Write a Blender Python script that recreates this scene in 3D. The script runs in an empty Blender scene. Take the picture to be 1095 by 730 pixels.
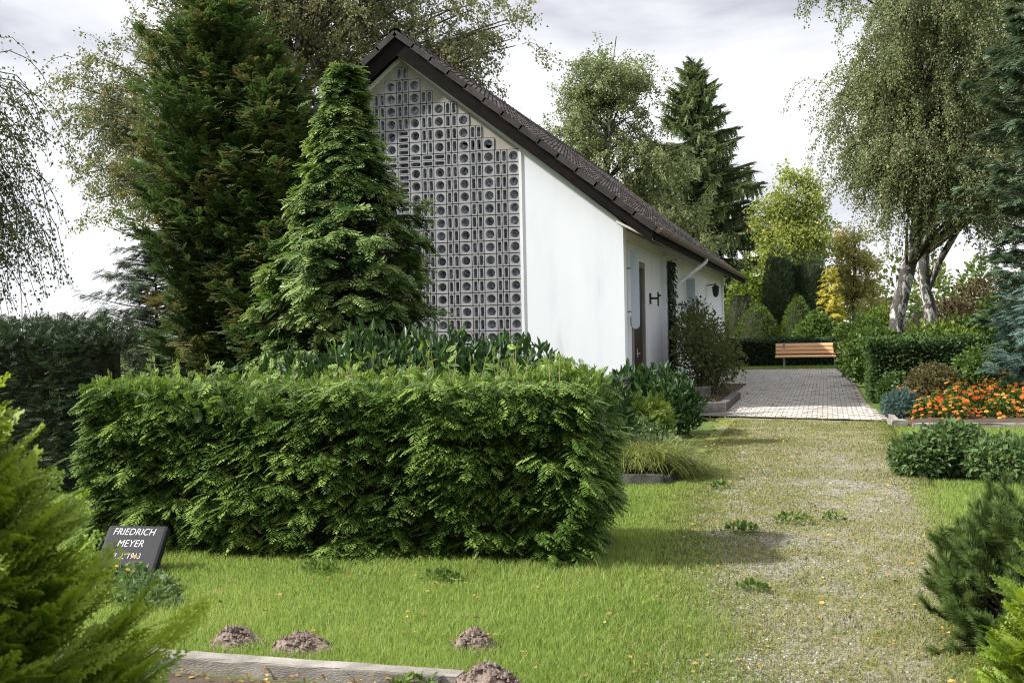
import bpy, math
import numpy as np
from mathutils import Vector, Matrix

S = bpy.context.scene
COL = S.collection
# ---------------------------------------------------------------- camera
cam = bpy.data.cameras.new('camera')
co = bpy.data.objects.new('camera', cam); COL.objects.link(co)
yaw, pitch, roll = 0.269913, -0.010554, -0.020256
cy, sy = math.cos(yaw), math.sin(yaw)
F = Vector((-sy*math.cos(pitch), cy*math.cos(pitch), math.sin(pitch)))
R0 = Vector((cy, sy, 0)); U0 = R0.cross(F)
Rr = R0*math.cos(roll) + U0*math.sin(roll); Uu = -R0*math.sin(roll) + U0*math.cos(roll)
M = Matrix((Rr, Uu, -F)).transposed().to_4x4(); M.translation = (0, 0, 1.6)
co.matrix_world = M
cam.sensor_width = 36; cam.lens = 36*1214.8/1095
cam.clip_start = 0.05; cam.clip_end = 3000
cam.dof.use_dof = True; cam.dof.focus_distance = 14; cam.dof.aperture_fstop = 9.0
S.camera = co
# ---------------------------------------------------------------- sky
SUN_EL, SUN_AZ = math.radians(42), math.radians(251)      # azimuth clockwise from +Y
W = bpy.data.worlds.new('World'); S.world = W; W.use_nodes = True
nt = W.node_tree; nt.nodes.clear()
def nd(t, kind, **kw):
    n = t.nodes.new(kind)
    for k, v in kw.items():
        if k in n.inputs: n.inputs[k].default_value = v
        else: setattr(n, k, v)
    return n
out = nd(nt, 'ShaderNodeOutputWorld')
sky = nd(nt, 'ShaderNodeTexSky', sky_type='NISHITA', sun_disc=False, sun_elevation=SUN_EL, sun_rotation=SUN_AZ)
bg1 = nd(nt, 'ShaderNodeBackground', Strength=0.06); nt.links.new(sky.outputs[0], bg1.inputs[0])
tc = nd(nt, 'ShaderNodeTexCoord')
mp = nd(nt, 'ShaderNodeMapping'); mp.inputs['Scale'].default_value = (1, 1, 2.6)
nt.links.new(tc.outputs['Generated'], mp.inputs[0])
nz = nd(nt, 'ShaderNodeTexNoise', Scale=2.9, Detail=7, Roughness=0.5, Distortion=0.25)
nt.links.new(mp.outputs[0], nz.inputs['Vector'])
cr = nd(nt, 'ShaderNodeValToRGB')
e = cr.color_ramp.elements
e[0].position = 0.40; e[0].color = (0.255, 0.268, 0.312, 1)
e[1].position = 0.66; e[1].color = (0.58, 0.58, 0.59, 1)
m = cr.color_ramp.elements.new(0.50); m.color = (0.42, 0.43, 0.46, 1)
nt.links.new(nz.outputs['Fac'], cr.inputs[0])
sep = nd(nt, 'ShaderNodeSeparateXYZ'); nt.links.new(tc.outputs['Generated'], sep.inputs[0])
hz = nd(nt, 'ShaderNodeMapRange'); hz.inputs[1].default_value = 0.0; hz.inputs[2].default_value = 0.22; hz.inputs[3].default_value = 0.17; hz.inputs[4].default_value = 0.0
nt.links.new(sep.outputs[2], hz.inputs[0])
ad = nd(nt, 'ShaderNodeMath', operation='ADD'); nt.links.new(nz.outputs['Fac'], ad.inputs[0]); nt.links.new(hz.outputs[0], ad.inputs[1])
nt.links.new(ad.outputs[0], cr.inputs[0])
bg2 = nd(nt, 'ShaderNodeBackground', Strength=1.0); nt.links.new(cr.outputs[0], bg2.inputs[0])
zs = nd(nt, 'ShaderNodeMapRange'); zs.inputs[1].default_value = 0.34; zs.inputs[2].default_value = 0.75; zs.inputs[3].default_value = 1.0; zs.inputs[4].default_value = 1.9     # thinner, brighter cloud overhead
nt.links.new(sep.outputs[2], zs.inputs[0]); nt.links.new(zs.outputs[0], bg2.inputs[1])
zm = nd(nt, 'ShaderNodeMapRange'); zm.inputs[1].default_value = 0.40; zm.inputs[2].default_value = 0.8; zm.inputs[3].default_value = 1.0; zm.inputs[4].default_value = 0.80
nt.links.new(sep.outputs[2], zm.inputs[0])
mx = nd(nt, 'ShaderNodeMixShader'); nt.links.new(zm.outputs[0], mx.inputs[0])
nt.links.new(bg1.outputs[0], mx.inputs[1]); nt.links.new(bg2.outputs[0], mx.inputs[2])
nt.links.new(mx.outputs[0], out.inputs[0])
# ---------------------------------------------------------------- sun
sl = bpy.data.lights.new('sun', 'SUN'); sl.energy = 4.2; sl.angle = math.radians(1.6); sl.color = (1.0, 0.97, 0.92)
so = bpy.data.objects.new('sun', sl); COL.objects.link(so)
sd = Vector((math.sin(SUN_AZ)*math.cos(SUN_EL), math.cos(SUN_AZ)*math.cos(SUN_EL), math.sin(SUN_EL)))
so.rotation_euler = sd.to_track_quat('Z', 'Y').to_euler(); so.location = (-20, -14, 25)
S.view_settings.view_transform = 'Standard'; S.view_settings.look = 'None'
S.view_settings.exposure = 1.08; S.view_settings.gamma = 1.0
S.render.engine = 'CYCLES'
S.cycles.max_bounces = 6; S.cycles.diffuse_bounces = 3; S.cycles.glossy_bounces = 2
S.cycles.transmission_bounces = 4; S.cycles.use_denoising = True; S.cycles.denoising_prefilter = 'NONE'; S.cycles.use_adaptive_sampling = False; S.cycles.use_light_tree = False; S.cycles.sample_clamp_indirect = 1.2; S.cycles.filter_width = 1.1
S.cycles.caustics_reflective = False; S.cycles.caustics_refractive = False

# ================================================================ helpers
def unit(a):
    a = np.asarray(a, float); return a/np.maximum(np.linalg.norm(a, axis=-1, keepdims=True), 1e-9)

class Geo:
    """collects faces; build() links them as ONE mesh object"""
    def __init__(s): s.V = []; s.Q = []; s.T = []; s.n = 0
    def add(s, V, quads=None, tris=None, tq=0.5, tt=0.5, mat=0):
        V = np.asarray(V, float).reshape(-1, 3)
        if quads is not None and len(quads):
            q = np.asarray(quads, int); s.Q.append((q+s.n, np.broadcast_to(np.asarray(tq, float), (len(q),)), np.full(len(q), mat)))
        if tris is not None and len(tris):
            t = np.asarray(tris, int); s.T.append((t+s.n, np.broadcast_to(np.asarray(tt, float), (len(t),)), np.full(len(t), mat)))
        s.V.append(V); s.n += len(V)
    def box(s, lo, hi, mat=0, tint=0.5, rz=0, c=None, bevel=0):
        x0, y0, z0 = lo; x1, y1, z1 = hi
        V = np.array([(x0,y0,z0),(x1,y0,z0),(x1,y1,z0),(x0,y1,z0),(x0,y0,z1),(x1,y0,z1),(x1,y1,z1),(x0,y1,z1)], float)
        if rz:
            c = V.mean(0) if c is None else np.asarray(c, float)
            a, b = math.cos(rz), math.sin(rz); D = V-c
            V = np.stack([D[:,0]*a-D[:,1]*b, D[:,0]*b+D[:,1]*a, D[:,2]], 1)+c
        s.add(V, [(0,3,2,1),(4,5,6,7),(0,1,5,4),(1,2,6,5),(2,3,7,6),(3,0,4,7)], tq=tint, mat=mat)
    def prism(s, poly, y0, y1, mat=0):
        """polygon in XZ, anticlockwise seen from -Y, extruded from y0 to y1"""
        n = len(poly); P = np.array(poly, float)
        V = np.concatenate([np.stack([P[:,0], np.full(n, y0), P[:,1]], 1), np.stack([P[:,0], np.full(n, y1), P[:,1]], 1)])
        s.add(V, [(i, i+n, (i+1)%n+n, (i+1)%n) for i in range(n)], mat=mat)
        c0 = P.mean(0)
        V2 = np.concatenate([V, [[c0[0], y0, c0[1]], [c0[0], y1, c0[1]]]])
        s.add(V2, None, [(i, (i+1)%n, 2*n) for i in range(n)]+[((i+1)%n+n, i+n, 2*n+1) for i in range(n)], mat=mat)
    def tube(s, pts, r, sides=6, mat=0, tint=0.5, cap=True):
        P = np.asarray(pts, float); k = len(P); r = np.broadcast_to(np.asarray(r, float), (k,))
        T = unit(np.gradient(P, axis=0))
        ref = np.array([0.0, 0, 1]) if abs(T[0,2]) < 0.9 else np.array([1.0, 0, 0])
        A = unit(np.cross(T, ref)); Bv = np.cross(T, A)
        an = np.arange(sides)*2*np.pi/sides
        ring = P[:,None,:] + r[:,None,None]*(np.cos(an)[None,:,None]*A[:,None,:] + np.sin(an)[None,:,None]*Bv[:,None,:])
        q = [(i*sides+j, i*sides+(j+1)%sides, (i+1)*sides+(j+1)%sides, (i+1)*sides+j) for i in range(k-1) for j in range(sides)]
        s.add(ring, q, tq=tint, mat=mat)
        if cap:
            for i, fl in ((0, 1), (k-1, 0)):
                V = np.concatenate([ring[i], P[i:i+1]])
                s.add(V, None, [((j+1)%sides, j, sides) if fl else (j, (j+1)%sides, sides) for j in range(sides)], tt=tint, mat=mat)
    def build(s, name, mats, parent=None, smooth=False, origin=None):
        me = bpy.data.meshes.new(name)
        V = np.concatenate(s.V) if s.V else np.zeros((0, 3))
        if origin is not None: V = V-np.asarray(origin, float)
        me.vertices.add(len(V)); me.vertices.foreach_set('co', V.astype(np.float32).ravel())
        q = [a for a in s.Q]; t = [a for a in s.T]
        Lq = np.concatenate([a[0].ravel() for a in q]) if q else np.zeros(0, int)
        Lt = np.concatenate([a[0].ravel() for a in t]) if t else np.zeros(0, int)
        nq, ntr = len(Lq)//4, len(Lt)//3
        me.loops.add(len(Lq)+len(Lt)); me.loops.foreach_set('vertex_index', np.concatenate([Lq, Lt]).astype(np.int32))
        me.polygons.add(nq+ntr)
        me.polygons.foreach_set('loop_start', np.concatenate([np.arange(nq)*4, nq*4+np.arange(ntr)*3]).astype(np.int32))
        mats = mats if isinstance(mats, (list, tuple)) else [mats]
        for m_ in mats: me.materials.append(m_)
        me.polygons.foreach_set('material_index', np.concatenate([a[2] for a in q+t]).astype(np.int32))
        me.update(calc_edges=True)
        at = me.attributes.new('tint', 'FLOAT', 'FACE')
        at.data.foreach_set('value', np.concatenate([a[1] for a in q+t]).astype(np.float32))
        me.polygons.foreach_set('use_smooth', np.full(nq+ntr, smooth))
        o = bpy.data.objects.new(name, me); COL.objects.link(o)
        if origin is not None: o.location = origin
        if parent is not None:
            o.parent = parent
            if origin is None: o.matrix_parent_inverse = parent.matrix_basis.inverted()
        return o

def tag(o, label=None, cat=None, group=None, kind=None):
    for k, v in (('label', label), ('category', cat), ('group', group), ('kind', kind)):
        if v: o[k] = v
    return o
def thing(name, label, cat, loc=(0,0,0), group=None):
    o = bpy.data.objects.new(name, None); COL.objects.link(o); o.location = loc
    o.empty_display_size = 0.2
    bpy.context.view_layer.update()
    return tag(o, label, cat, group)

# ---------------------------------------------------------------- materials
def mat(name):
    m = bpy.data.materials.new(name); m.use_nodes = True
    t = m.node_tree; t.nodes.clear()
    o = t.nodes.new('ShaderNodeOutputMaterial')
    return m, t, o
def ramp(t, stops, fac=None):
    n = t.nodes.new('ShaderNodeValToRGB'); el = n.color_ramp.elements
    while len(el) > 1: el.remove(el[-1])
    for i, (p, c) in enumerate(stops):
        q = el[0] if i == 0 else el.new(p)
        q.position = p; q.color = (*c, 1)
    if fac is not None: t.links.new(fac, n.inputs[0])
    return n
def leafmat(name, stops, trans=0.3, rough=0.55, spec=0.22):
    m, t, o = mat(name)
    a = nd(t, 'ShaderNodeAttribute', attribute_name='tint')
    c = ramp(t, stops, a.outputs['Fac'])
    b = nd(t, 'ShaderNodeBsdfPrincipled', Roughness=rough)
    b.inputs['Specular IOR Level'].default_value = spec
    t.links.new(c.outputs[0], b.inputs['Base Color'])
    if trans:
        hs = nd(t, 'ShaderNodeHueSaturation', Hue=0.488, Saturation=1.1, Value=1.25); t.links.new(c.outputs[0], hs.inputs['Color'])
        tr = nd(t, 'ShaderNodeBsdfTranslucent'); t.links.new(hs.outputs[0], tr.inputs[0])
        mx = nd(t, 'ShaderNodeMixShader', Fac=trans)
        t.links.new(b.outputs[0], mx.inputs[1]); t.links.new(tr.outputs[0], mx.inputs[2])
        t.links.new(mx.outputs[0], o.inputs[0])
    else: t.links.new(b.outputs[0], o.inputs[0])
    return m
def surfmat(name, stops, scale=4, rough=0.8, bump=0.2, bscale=60, detail=6, spec=0.3, tint=0.0, stretch=(1,1,1), bdist=0.01):
    """procedural noise surface: colour ramp over object-space noise, fine bump; tint adds per-face variation"""
    m, t, o = mat(name)
    tc = nd(t, 'ShaderNodeTexCoord'); mp = nd(t, 'ShaderNodeMapping'); mp.inputs['Scale'].default_value = stretch
    t.links.new(tc.outputs['Object'], mp.inputs[0])
    n = nd(t, 'ShaderNodeTexNoise', Scale=scale, Detail=detail, Roughness=0.6); t.links.new(mp.outputs[0], n.inputs['Vector'])
    f = n.outputs['Fac']
    if tint:
        a = nd(t, 'ShaderNodeAttribute', attribute_name='tint')
        s1 = nd(t, 'ShaderNodeMath', operation='SUBTRACT'); t.links.new(a.outputs['Fac'], s1.inputs[0]); s1.inputs[1].default_value = 0.5
        s2 = nd(t, 'ShaderNodeMath', operation='MULTIPLY_ADD'); t.links.new(s1.outputs[0], s2.inputs[0]); s2.inputs[1].default_value = tint; t.links.new(f, s2.inputs[2])
        f = s2.outputs[0]
    c = ramp(t, stops, f)
    b = nd(t, 'ShaderNodeBsdfPrincipled', Roughness=rough); b.inputs['Specular IOR Level'].default_value = spec
    t.links.new(c.outputs[0], b.inputs['Base Color'])
    if bump:
        n2 = nd(t, 'ShaderNodeTexNoise', Scale=bscale, Detail=5); t.links.new(mp.outputs[0], n2.inputs['Vector'])
        bp = nd(t, 'ShaderNodeBump', Strength=bump, Distance=bdist); t.links.new(n2.outputs['Fac'], bp.inputs['Height'])
        t.links.new(bp.outputs[0], b.inputs['Normal'])
    t.links.new(b.outputs[0], o.inputs[0])
    return m

# ---------------------------------------------------------------- leaf and spray templates: (V, quads, tris, tq, tt), axis +Y, normal +Z
def T_leaf(w=0.6, fold=0.12):
    V = [(0,0,0),(-w/2,0.42,fold),(0,1,0),(w/2,0.42,fold)]
    return np.array(V, float), np.zeros((0,4),int), np.array([(0,2,1),(0,3,2)]), np.zeros(0), np.array([0.0, 0.0])
def T_long(w=0.3, fold=0.05, curl=0.12):
    V = [(0,0,0),(-w/2,0.35,fold),(0,0.35,0),(w/2,0.35,fold),(-w*.42,0.7,fold-curl*.4),(0,0.7,-curl*.4),(w*.42,0.7,fold-curl*.4),(0,1,-curl)]
    return np.array(V, float), np.array([(1,2,5,4),(2,3,6,5)]), np.array([(0,2,1),(0,3,2),(4,5,7),(5,6,7)]), np.zeros(2), np.zeros(4)
def kite(V, Q, T, p, d, side, L, w, n, tint):
    i = len(V); p = np.asarray(p); d = np.asarray(d)
    V += [p, p+d*L*0.5-side*w/2, p+d*L, p+d*L*0.5+side*w/2]
    Q.append((i, i+3, i+2, i+1)); T.append(tint)
def T_spray(rng, n=7, w=0.05, sub=0, droop=0.3, spread=0.42, ang=40, tipt=0.25):
    """flat fern-like conifer spray"""
    V, Q, T = [], [], []
    def pos(t): return np.array([0, t, -droop*t*t])
    up = np.array([0, 0, 1.0])
    kite(V, Q, T, pos(0), unit(pos(1)), np.array([1.0,0,0]), 1.0, w*1.1, up, 0.0)
    for k in range(n):
        t = 0.06+0.88*k/(n-1)
        for sgn in (-1, 1):
            tt = min(1, t+rng.uniform(-.03, .03))
            L = spread*(math.sin(math.pi*(0.18+0.74*tt))**0.8)*rng.uniform(.8, 1.15)*(1-0.35*tt)
            a = math.radians(ang*rng.uniform(.85, 1.2))
            d = unit(np.array([sgn*math.sin(a), math.cos(a), -droop*0.9*(0.4+tt)+rng.uniform(-.12,.12)]))
            side = unit(np.cross(d, up)); p = pos(tt)
            kite(V, Q, T, p, d, side, L, w*1.25, up, tipt*0.5)
            for j in range(sub):
                u = 0.25+0.6*j/max(1, sub-1) if sub > 1 else 0.5
                for s2 in (-1, 1):
                    a2 = math.radians(36)
                    d2 = unit(d*math.cos(a2)+side*s2*math.sin(a2)+np.array([0,0,rng.uniform(-.15,.1)]))
                    kite(V, Q, T, p+d*L*u, d2, unit(np.cross(d2, up)), L*0.42*(1.1-u*.6), w*1.15, up, tipt*(0.4+.6*u))
    return np.array(V), np.array(Q), np.zeros((0,3),int), np.array(T), np.zeros(0)
def T_needles(rng, n=40, L=0.25, w=0.012, cone=55):
    """shoot with needles all round, axis +Y length 1"""
    V, Tt, tn = [], [], []
    for k in range(n):
        t = rng.uniform(0.02, 1.0); ph = rng.uniform(0, 2*np.pi); a = math.radians(cone*rng.uniform(.5, 1.1)*(1.05-.55*t))
        d = np.array([math.cos(ph)*math.sin(a), math.cos(a), math.sin(ph)*math.sin(a)])
        s = unit(np.cross(d, rng.normal(size=3))); p = np.array([0, t, 0]); i = len(V)
        l = L*rng.uniform(.7, 1.1)
        V += [p-s*w/2, p+s*w/2, p+d*l]; Tt.append((i, i+1, i+2)); tn.append(0.15*t)
    i = len(V); r = 0.012
    V += [np.array([-r,0,0]), np.array([r,0,0]), np.array([0,1,0])]; Tt.append((i,i+1,i+2)); tn.append(-.3)
    return np.array(V), np.zeros((0,4),int), np.array(Tt), np.zeros(0), np.array(tn)

def scatter(g, tm, P, D, N, s, tint, mat=0):
    V, Q, T, tq, tt = tm
    P = np.asarray(P, float); n = len(P)
    if n == 0: return
    D = unit(D); N = np.asarray(N, float)
    Z = unit(N-(N*D).sum(1, keepdims=True)*D + 1e-6); X = np.cross(D, Z)
    s = np.broadcast_to(np.asarray(s, float), (n,)); tint = np.broadcast_to(np.asarray(tint, float), (n,))
    W_ = P[:,None,:] + s[:,None,None]*(V[None,:,0:1]*X[:,None,:]+V[None,:,1:2]*D[:,None,:]+V[None,:,2:3]*Z[:,None,:])
    off = (np.arange(n)*len(V))[:,None,None]
    q = (Q[None]+off).reshape(-1, 4) if len(Q) else None
    t = (T[None]+off).reshape(-1, 3) if len(T) else None
    g.add(W_.reshape(-1, 3), q, t, (tint[:,None]+tq[None]).ravel() if len(Q) else .5, (tint[:,None]+tt[None]).ravel() if len(T) else .5, mat)
def scatter_mix(g, tms, rng, P, D, N, s, tint, mat=0):
    n = len(P); k = rng.integers(0, len(tms), n)
    s = np.broadcast_to(np.asarray(s, float), (n,)); tint = np.broadcast_to(np.asarray(tint, float), (n,))
    for i, tm in enumerate(tms):
        m_ = k == i
        scatter(g, tm, P[m_], D[m_], N[m_], s[m_], tint[m_], mat)
def noise2(x, y, seed=0, f=1.0):
    r = np.random.default_rng(seed); v = 0
    for k in range(10):
        a = r.uniform(0, 2*np.pi); q = f*(0.6*1.45**k); ph = r.uniform(0, 6.28)
        v = v+np.sin((x*math.cos(a)+y*math.sin(a))*q+ph+1.3*np.sin((y*math.cos(a)-x*math.sin(a))*q*.7+ph*2))/1.25**k
    return v/3.4

# palette ------------------------------------------------------------------
G = leafmat
M_thuja  = G('hedge_scale_leaf', [(0,(.012,.022,.006)),(.3,(.034,.070,.013)),(.62,(.088,.160,.026)),(1,(.26,.36,.08))], .25)
M_thujaN = G('bright_scale_leaf', [(0,(.016,.034,.007)),(.35,(.045,.092,.012)),(.7,(.135,.22,.022)),(1,(.30,.39,.06))], .35)
M_cyp    = G('cypress_scale_leaf', [(0,(.009,.024,.008)),(.42,(.024,.062,.016)),(.72,(.065,.130,.028)),(1,(.25,.33,.10))], .25)
M_dthuja = G('dark_scale_leaf', [(0,(.018,.040,.014)),(.45,(.044,.090,.026)),(.88,(.095,.155,.045)),(1,(.16,.14,.055))], .25)
M_dark   = G('dark_needle', [(0,(.014,.026,.012)),(.5,(.030,.054,.020)),(1,(.07,.11,.04))], .15)
M_blue   = G('blue_needle', [(0,(.024,.044,.022)),(.5,(.055,.092,.048)),(1,(.12,.17,.095))], .22)
M_bluej  = G('blue_juniper_leaf', [(0,(.022,.045,.034)),(.5,(.055,.10,.08)),(1,(.14,.21,.18))], .2)
M_birch  = G('birch_leaf', [(0,(.11,.145,.06)),(.5,(.20,.245,.105)),(.88,(.30,.325,.155)),(1,(.42,.37,.13))], .45, .45, .35)
M_birchy = G('birch_leaf_autumn', [(0,(.11,.135,.06)),(.5,(.20,.22,.105)),(.86,(.29,.285,.15)),(.95,(.38,.30,.10)),(1,(.40,.25,.08))], .45, .45, .35)
M_weep   = G('weeping_leaf', [(0,(.045,.07,.024)),(.6,(.085,.125,.04)),(1,(.15,.19,.07))], .38, .45, .4)
M_spruce = G('spruce_needle', [(0,(.055,.082,.038)),(.5,(.12,.165,.068)),(1,(.20,.26,.10))], .3)
M_yelgr  = G('yellow_green_leaf', [(0,(.17,.22,.055)),(.5,(.28,.34,.09)),(.85,(.40,.43,.14)),(1,(.60,.50,.14))], .5)
M_yellow = G('pale_yellow_leaf', [(0,(.24,.27,.09)),(.5,(.38,.38,.14)),(1,(.58,.46,.2))], .5)
M_gold   = G('golden_conifer_leaf', [(0,(.28,.27,.035)),(.5,(.46,.43,.06)),(1,(.62,.56,.13))], .3)
M_topi   = G('topiary_needle', [(0,(.030,.058,.013)),(.5,(.080,.135,.024)),(1,(.18,.25,.045))], .25)
M_yew    = G('yew_needle', [(0,(.020,.042,.016)),(.5,(.040,.074,.028)),(1,(.075,.125,.045))], .18)
M_laurel = G('laurel_leaf', [(0,(.014,.036,.010)),(.5,(.032,.075,.018)),(1,(.085,.15,.035))], .2, .42, .3)
M_shrub  = G('green_shrub_leaf', [(0,(.04,.07,.016)),(.5,(.085,.145,.03)),(1,(.18,.25,.06))], .35)
M_lshrub = G('light_shrub_leaf', [(0,(.07,.11,.02)),(.5,(.13,.19,.03)),(1,(.23,.28,.06))], .4)
M_rhedge = G('beech_hedge_leaf', [(0,(.022,.046,.013)),(.5,(.058,.11,.026)),(1,(.15,.22,.05))], .28)
M_brown  = G('bronze_shrub_leaf', [(0,(.055,.055,.020)),(.5,(.11,.098,.038)),(1,(.18,.15,.06))], .32)
M_chshr  = G('wall_shrub_leaf', [(0,(.05,.07,.022)),(.55,(.10,.125,.04)),(.86,(.17,.16,.06)),(1,(.30,.13,.08))], .38)
M_ivy    = G('ivy_leaf', [(0,(.014,.032,.010)),(.5,(.028,.058,.016)),(1,(.06,.10,.03))], .2, .35)
M_mugo   = G('pine_needle', [(0,(.035,.058,.016)),(.5,(.080,.130,.032)),(.9,(.14,.20,.052)),(1,(.2,.23,.07))], .25)
M_silver = G('silver_edge_leaf', [(0,(.05,.09,.03)),(.5,(.095,.155,.05)),(.85,(.18,.25,.10)),(1,(.42,.46,.30))], .3)
M_clump  = G('clump_grass', [(0,(.06,.085,.016)),(.5,(.155,.195,.04)),(1,(.33,.35,.11))], .35)
M_red    = G('red_leaf', [(0,(.06,.055,.025)),(.6,(.10,.075,.035)),(1,(.16,.07,.045))], .3)
M_petal  = G('orange_petal', [(0,(.65,.07,.02)),(.35,(.76,.20,.035)),(.7,(.83,.36,.07)),(1,(.86,.54,.13))], .3)
M_petaly = G('yellow_petal', [(0,(.75,.42,.03)),(1,(.8,.6,.08))], .3)
M_grass  = G('lawn_blade', [(0,(.11,.165,.040)),(.35,(.19,.28,.062)),(.75,(.28,.38,.095)),(1,(.42,.41,.17))], .45)
M_dry    = G('dry_path_blade', [(0,(.10,.135,.03)),(.35,(.185,.21,.06)),(.7,(.27,.265,.11)),(1,(.36,.33,.19))], .35)
M_litter = G('fallen_leaf', [(0,(.10,.055,.025)),(.5,(.27,.17,.06)),(1,(.55,.38,.09))], .2)
M_twig   = surfmat('twig_bark', [(.3,(.045,.032,.022)),(.7,(.10,.075,.05))], 8, .9)
M_trunk  = surfmat('brown_bark', [(.3,(.05,.036,.026)),(.7,(.13,.10,.075))], 6, .9, .6, 30, stretch=(1,1,.25), bdist=.03)
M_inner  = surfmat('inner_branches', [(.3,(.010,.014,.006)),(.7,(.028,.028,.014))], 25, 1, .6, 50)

def birchbark():
    m, t, o = mat('birch_bark')
    tc = nd(t, 'ShaderNodeTexCoord'); mp = nd(t, 'ShaderNodeMapping'); mp.inputs['Scale'].default_value = (1,1,.55)
    t.links.new(tc.outputs['Object'], mp.inputs[0])
    n = nd(t, 'ShaderNodeTexNoise', Scale=4.6, Detail=7, Roughness=.68, Distortion=1.1); t.links.new(mp.outputs[0], n.inputs['Vector'])
    c = ramp(t, [(.42,(.040,.034,.030)),(.525,(.075,.068,.060)),(.56,(.40,.385,.36)),(.75,(.52,.505,.48))], n.outputs['Fac'])
    b = nd(t, 'ShaderNodeBsdfPrincipled', Roughness=.8); t.links.new(c.outputs[0], b.inputs['Base Color'])
    bp = nd(t, 'ShaderNodeBump', Strength=.8, Distance=.03, invert=False); t.links.new(n.outputs['Fac'], bp.inputs['Height']); t.links.new(bp.outputs[0], b.inputs['Normal'])
    t.links.new(b.outputs[0], o.inputs[0]); return m
M_bark = birchbark()

# ================================================================ ground
def patchy(name, stops, scale, f2scale, fine=(0.75, 1.25)):
    m, t, o = mat(name)
    tc = nd(t, 'ShaderNodeTexCoord')
    n = nd(t, 'ShaderNodeTexNoise', Scale=scale, Detail=8, Roughness=.65); t.links.new(tc.outputs['Object'], n.inputs['Vector'])
    c = ramp(t, stops, n.outputs['Fac'])
    n2 = nd(t, 'ShaderNodeTexNoise', Scale=f2scale, Detail=4, Roughness=.7); t.links.new(tc.outputs['Object'], n2.inputs['Vector'])
    mr = nd(t, 'ShaderNodeMapRange'); mr.inputs[1].default_value = .3; mr.inputs[2].default_value = .7; mr.inputs[3].default_value = fine[0]; mr.inputs[4].default_value = fine[1]
    t.links.new(n2.outputs['Fac'], mr.inputs[0])
    mu = nd(t, 'ShaderNodeMix', data_type='RGBA', blend_type='MULTIPLY'); mu.inputs[0].default_value = 1
    t.links.new(c.outputs[0], mu.inputs[6]); t.links.new(mr.outputs[0], mu.inputs[7])
    b = nd(t, 'ShaderNodeBsdfPrincipled', Roughness=.95); b.inputs['Specular IOR Level'].default_value = .15
    t.links.new(mu.outputs[2], b.inputs['Base Color'])
    bp = nd(t, 'ShaderNodeBump', Strength=.6, Distance=.012); t.links.new(n2.outputs['Fac'], bp.inputs['Height']); t.links.new(bp.outputs[0], b.inputs['Normal'])
    t.links.new(b.outputs[0], o.inputs[0]); return m
M_lawn = patchy('lawn_ground', [(.3,(.055,.08,.020)),(.55,(.085,.125,.025)),(.75,(.13,.14,.045))], 1.3, 45)
M_path0 = patchy('gravel_and_moss', [(.30,(.23,.215,.185)),(.45,(.215,.195,.145)),(.53,(.18,.165,.085)),(.63,(.15,.155,.05)),(.75,(.20,.175,.10))], 2.3, 75, (.65, 1.35))
def edgemat(m):
    # moss and short turf take over where the face tint rises (towards the path edges)
    t = m.node_tree; bs = next(n for n in t.nodes if n.type == 'BSDF_PRINCIPLED'); src = bs.inputs['Base Color'].links[0].from_socket
    at = nd(t, 'ShaderNodeAttribute', attribute_name='tint'); mx = nd(t, 'ShaderNodeMix', data_type='RGBA'); t.links.new(at.outputs['Fac'], mx.inputs[0]); t.links.new(src, mx.inputs[6]); mx.inputs[7].default_value = (.13,.165,.03,1)
    t.links.new(mx.outputs[2], bs.inputs['Base Color']); return m
M_path = edgemat(M_path0)
M_soil = patchy('bed_soil', [(.3,(.05,.036,.026)),(.7,(.105,.078,.055))], 5, 60)

g = Geo()
xs = np.concatenate([[-900,-300,-100,-40], np.arange(-14, 14.1, .5), [40,100,300,900]]); ys = np.concatenate([[-300,-60,-10], np.arange(0, 60, .75), [90,150,300,900]])
X, Y = np.meshgrid(xs, ys); Zg = 0.012*noise2(X, Y, 3, 1.2)*(np.abs(X) < 13)*(Y < 9)*(Y > .5) - 0.012
nx, ny = len(xs), len(ys); idx = np.arange(nx*ny).reshape(ny, nx)
g.add(np.stack([X, Y, Zg], -1).reshape(-1, 3), np.stack([idx[:-1,:-1], idx[:-1,1:], idx[1:,1:], idx[1:,:-1]], -1).reshape(-1, 4))
tag(g.build('lawn', M_lawn, smooth=True), kind='structure')

def path_edges(y):
    l = np.interp(y, [-2,3,5,7,9,12,15,18,21.5], [-.7,-.75,-.8,-.95,-1.3,-1.5,-1.62,-1.68,-1.75]) + .16*noise2(y*1.0, y*0, 5, 1.6) + .07*noise2(y, y*0, 15, 6)
    r = np.interp(y, [-2,3,5.5,7,9.5,13,15,19,21.5], [.55,.6,.68,.85,.98,.95,.90,.93,.95]) + .05*noise2(y*1.0, y*0, 6, 1.6) + .03*noise2(y, y*0, 16, 7)
    return l, r
g = Geo(); yy = np.arange(-2, 20.6, .06); l, r = path_edges(yy); k = 44
XX = l[:,None]+(r-l)[:,None]*np.linspace(0, 1, k)[None]; YY = np.repeat(yy[:,None], k, 1)
idx = np.arange(len(yy)*k).reshape(-1, k)
ed = np.minimum((XX-l[:,None])/.55, (r[:,None]-XX)/.30); ed = np.clip(1-ed+.45*noise2(XX, YY, 49, 3)+.3*noise2(XX, YY, 50, 12), 0, 1)
g.add(np.stack([XX, YY, np.full_like(XX, .006)], -1).reshape(-1, 3), np.stack([idx[:-1,:-1], idx[:-1,1:], idx[1:,1:], idx[1:,:-1]], -1).reshape(-1, 4), tq=ed[:-1,:-1].ravel())
tag(g.build('gravel_path', M_path), kind='structure')

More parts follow.
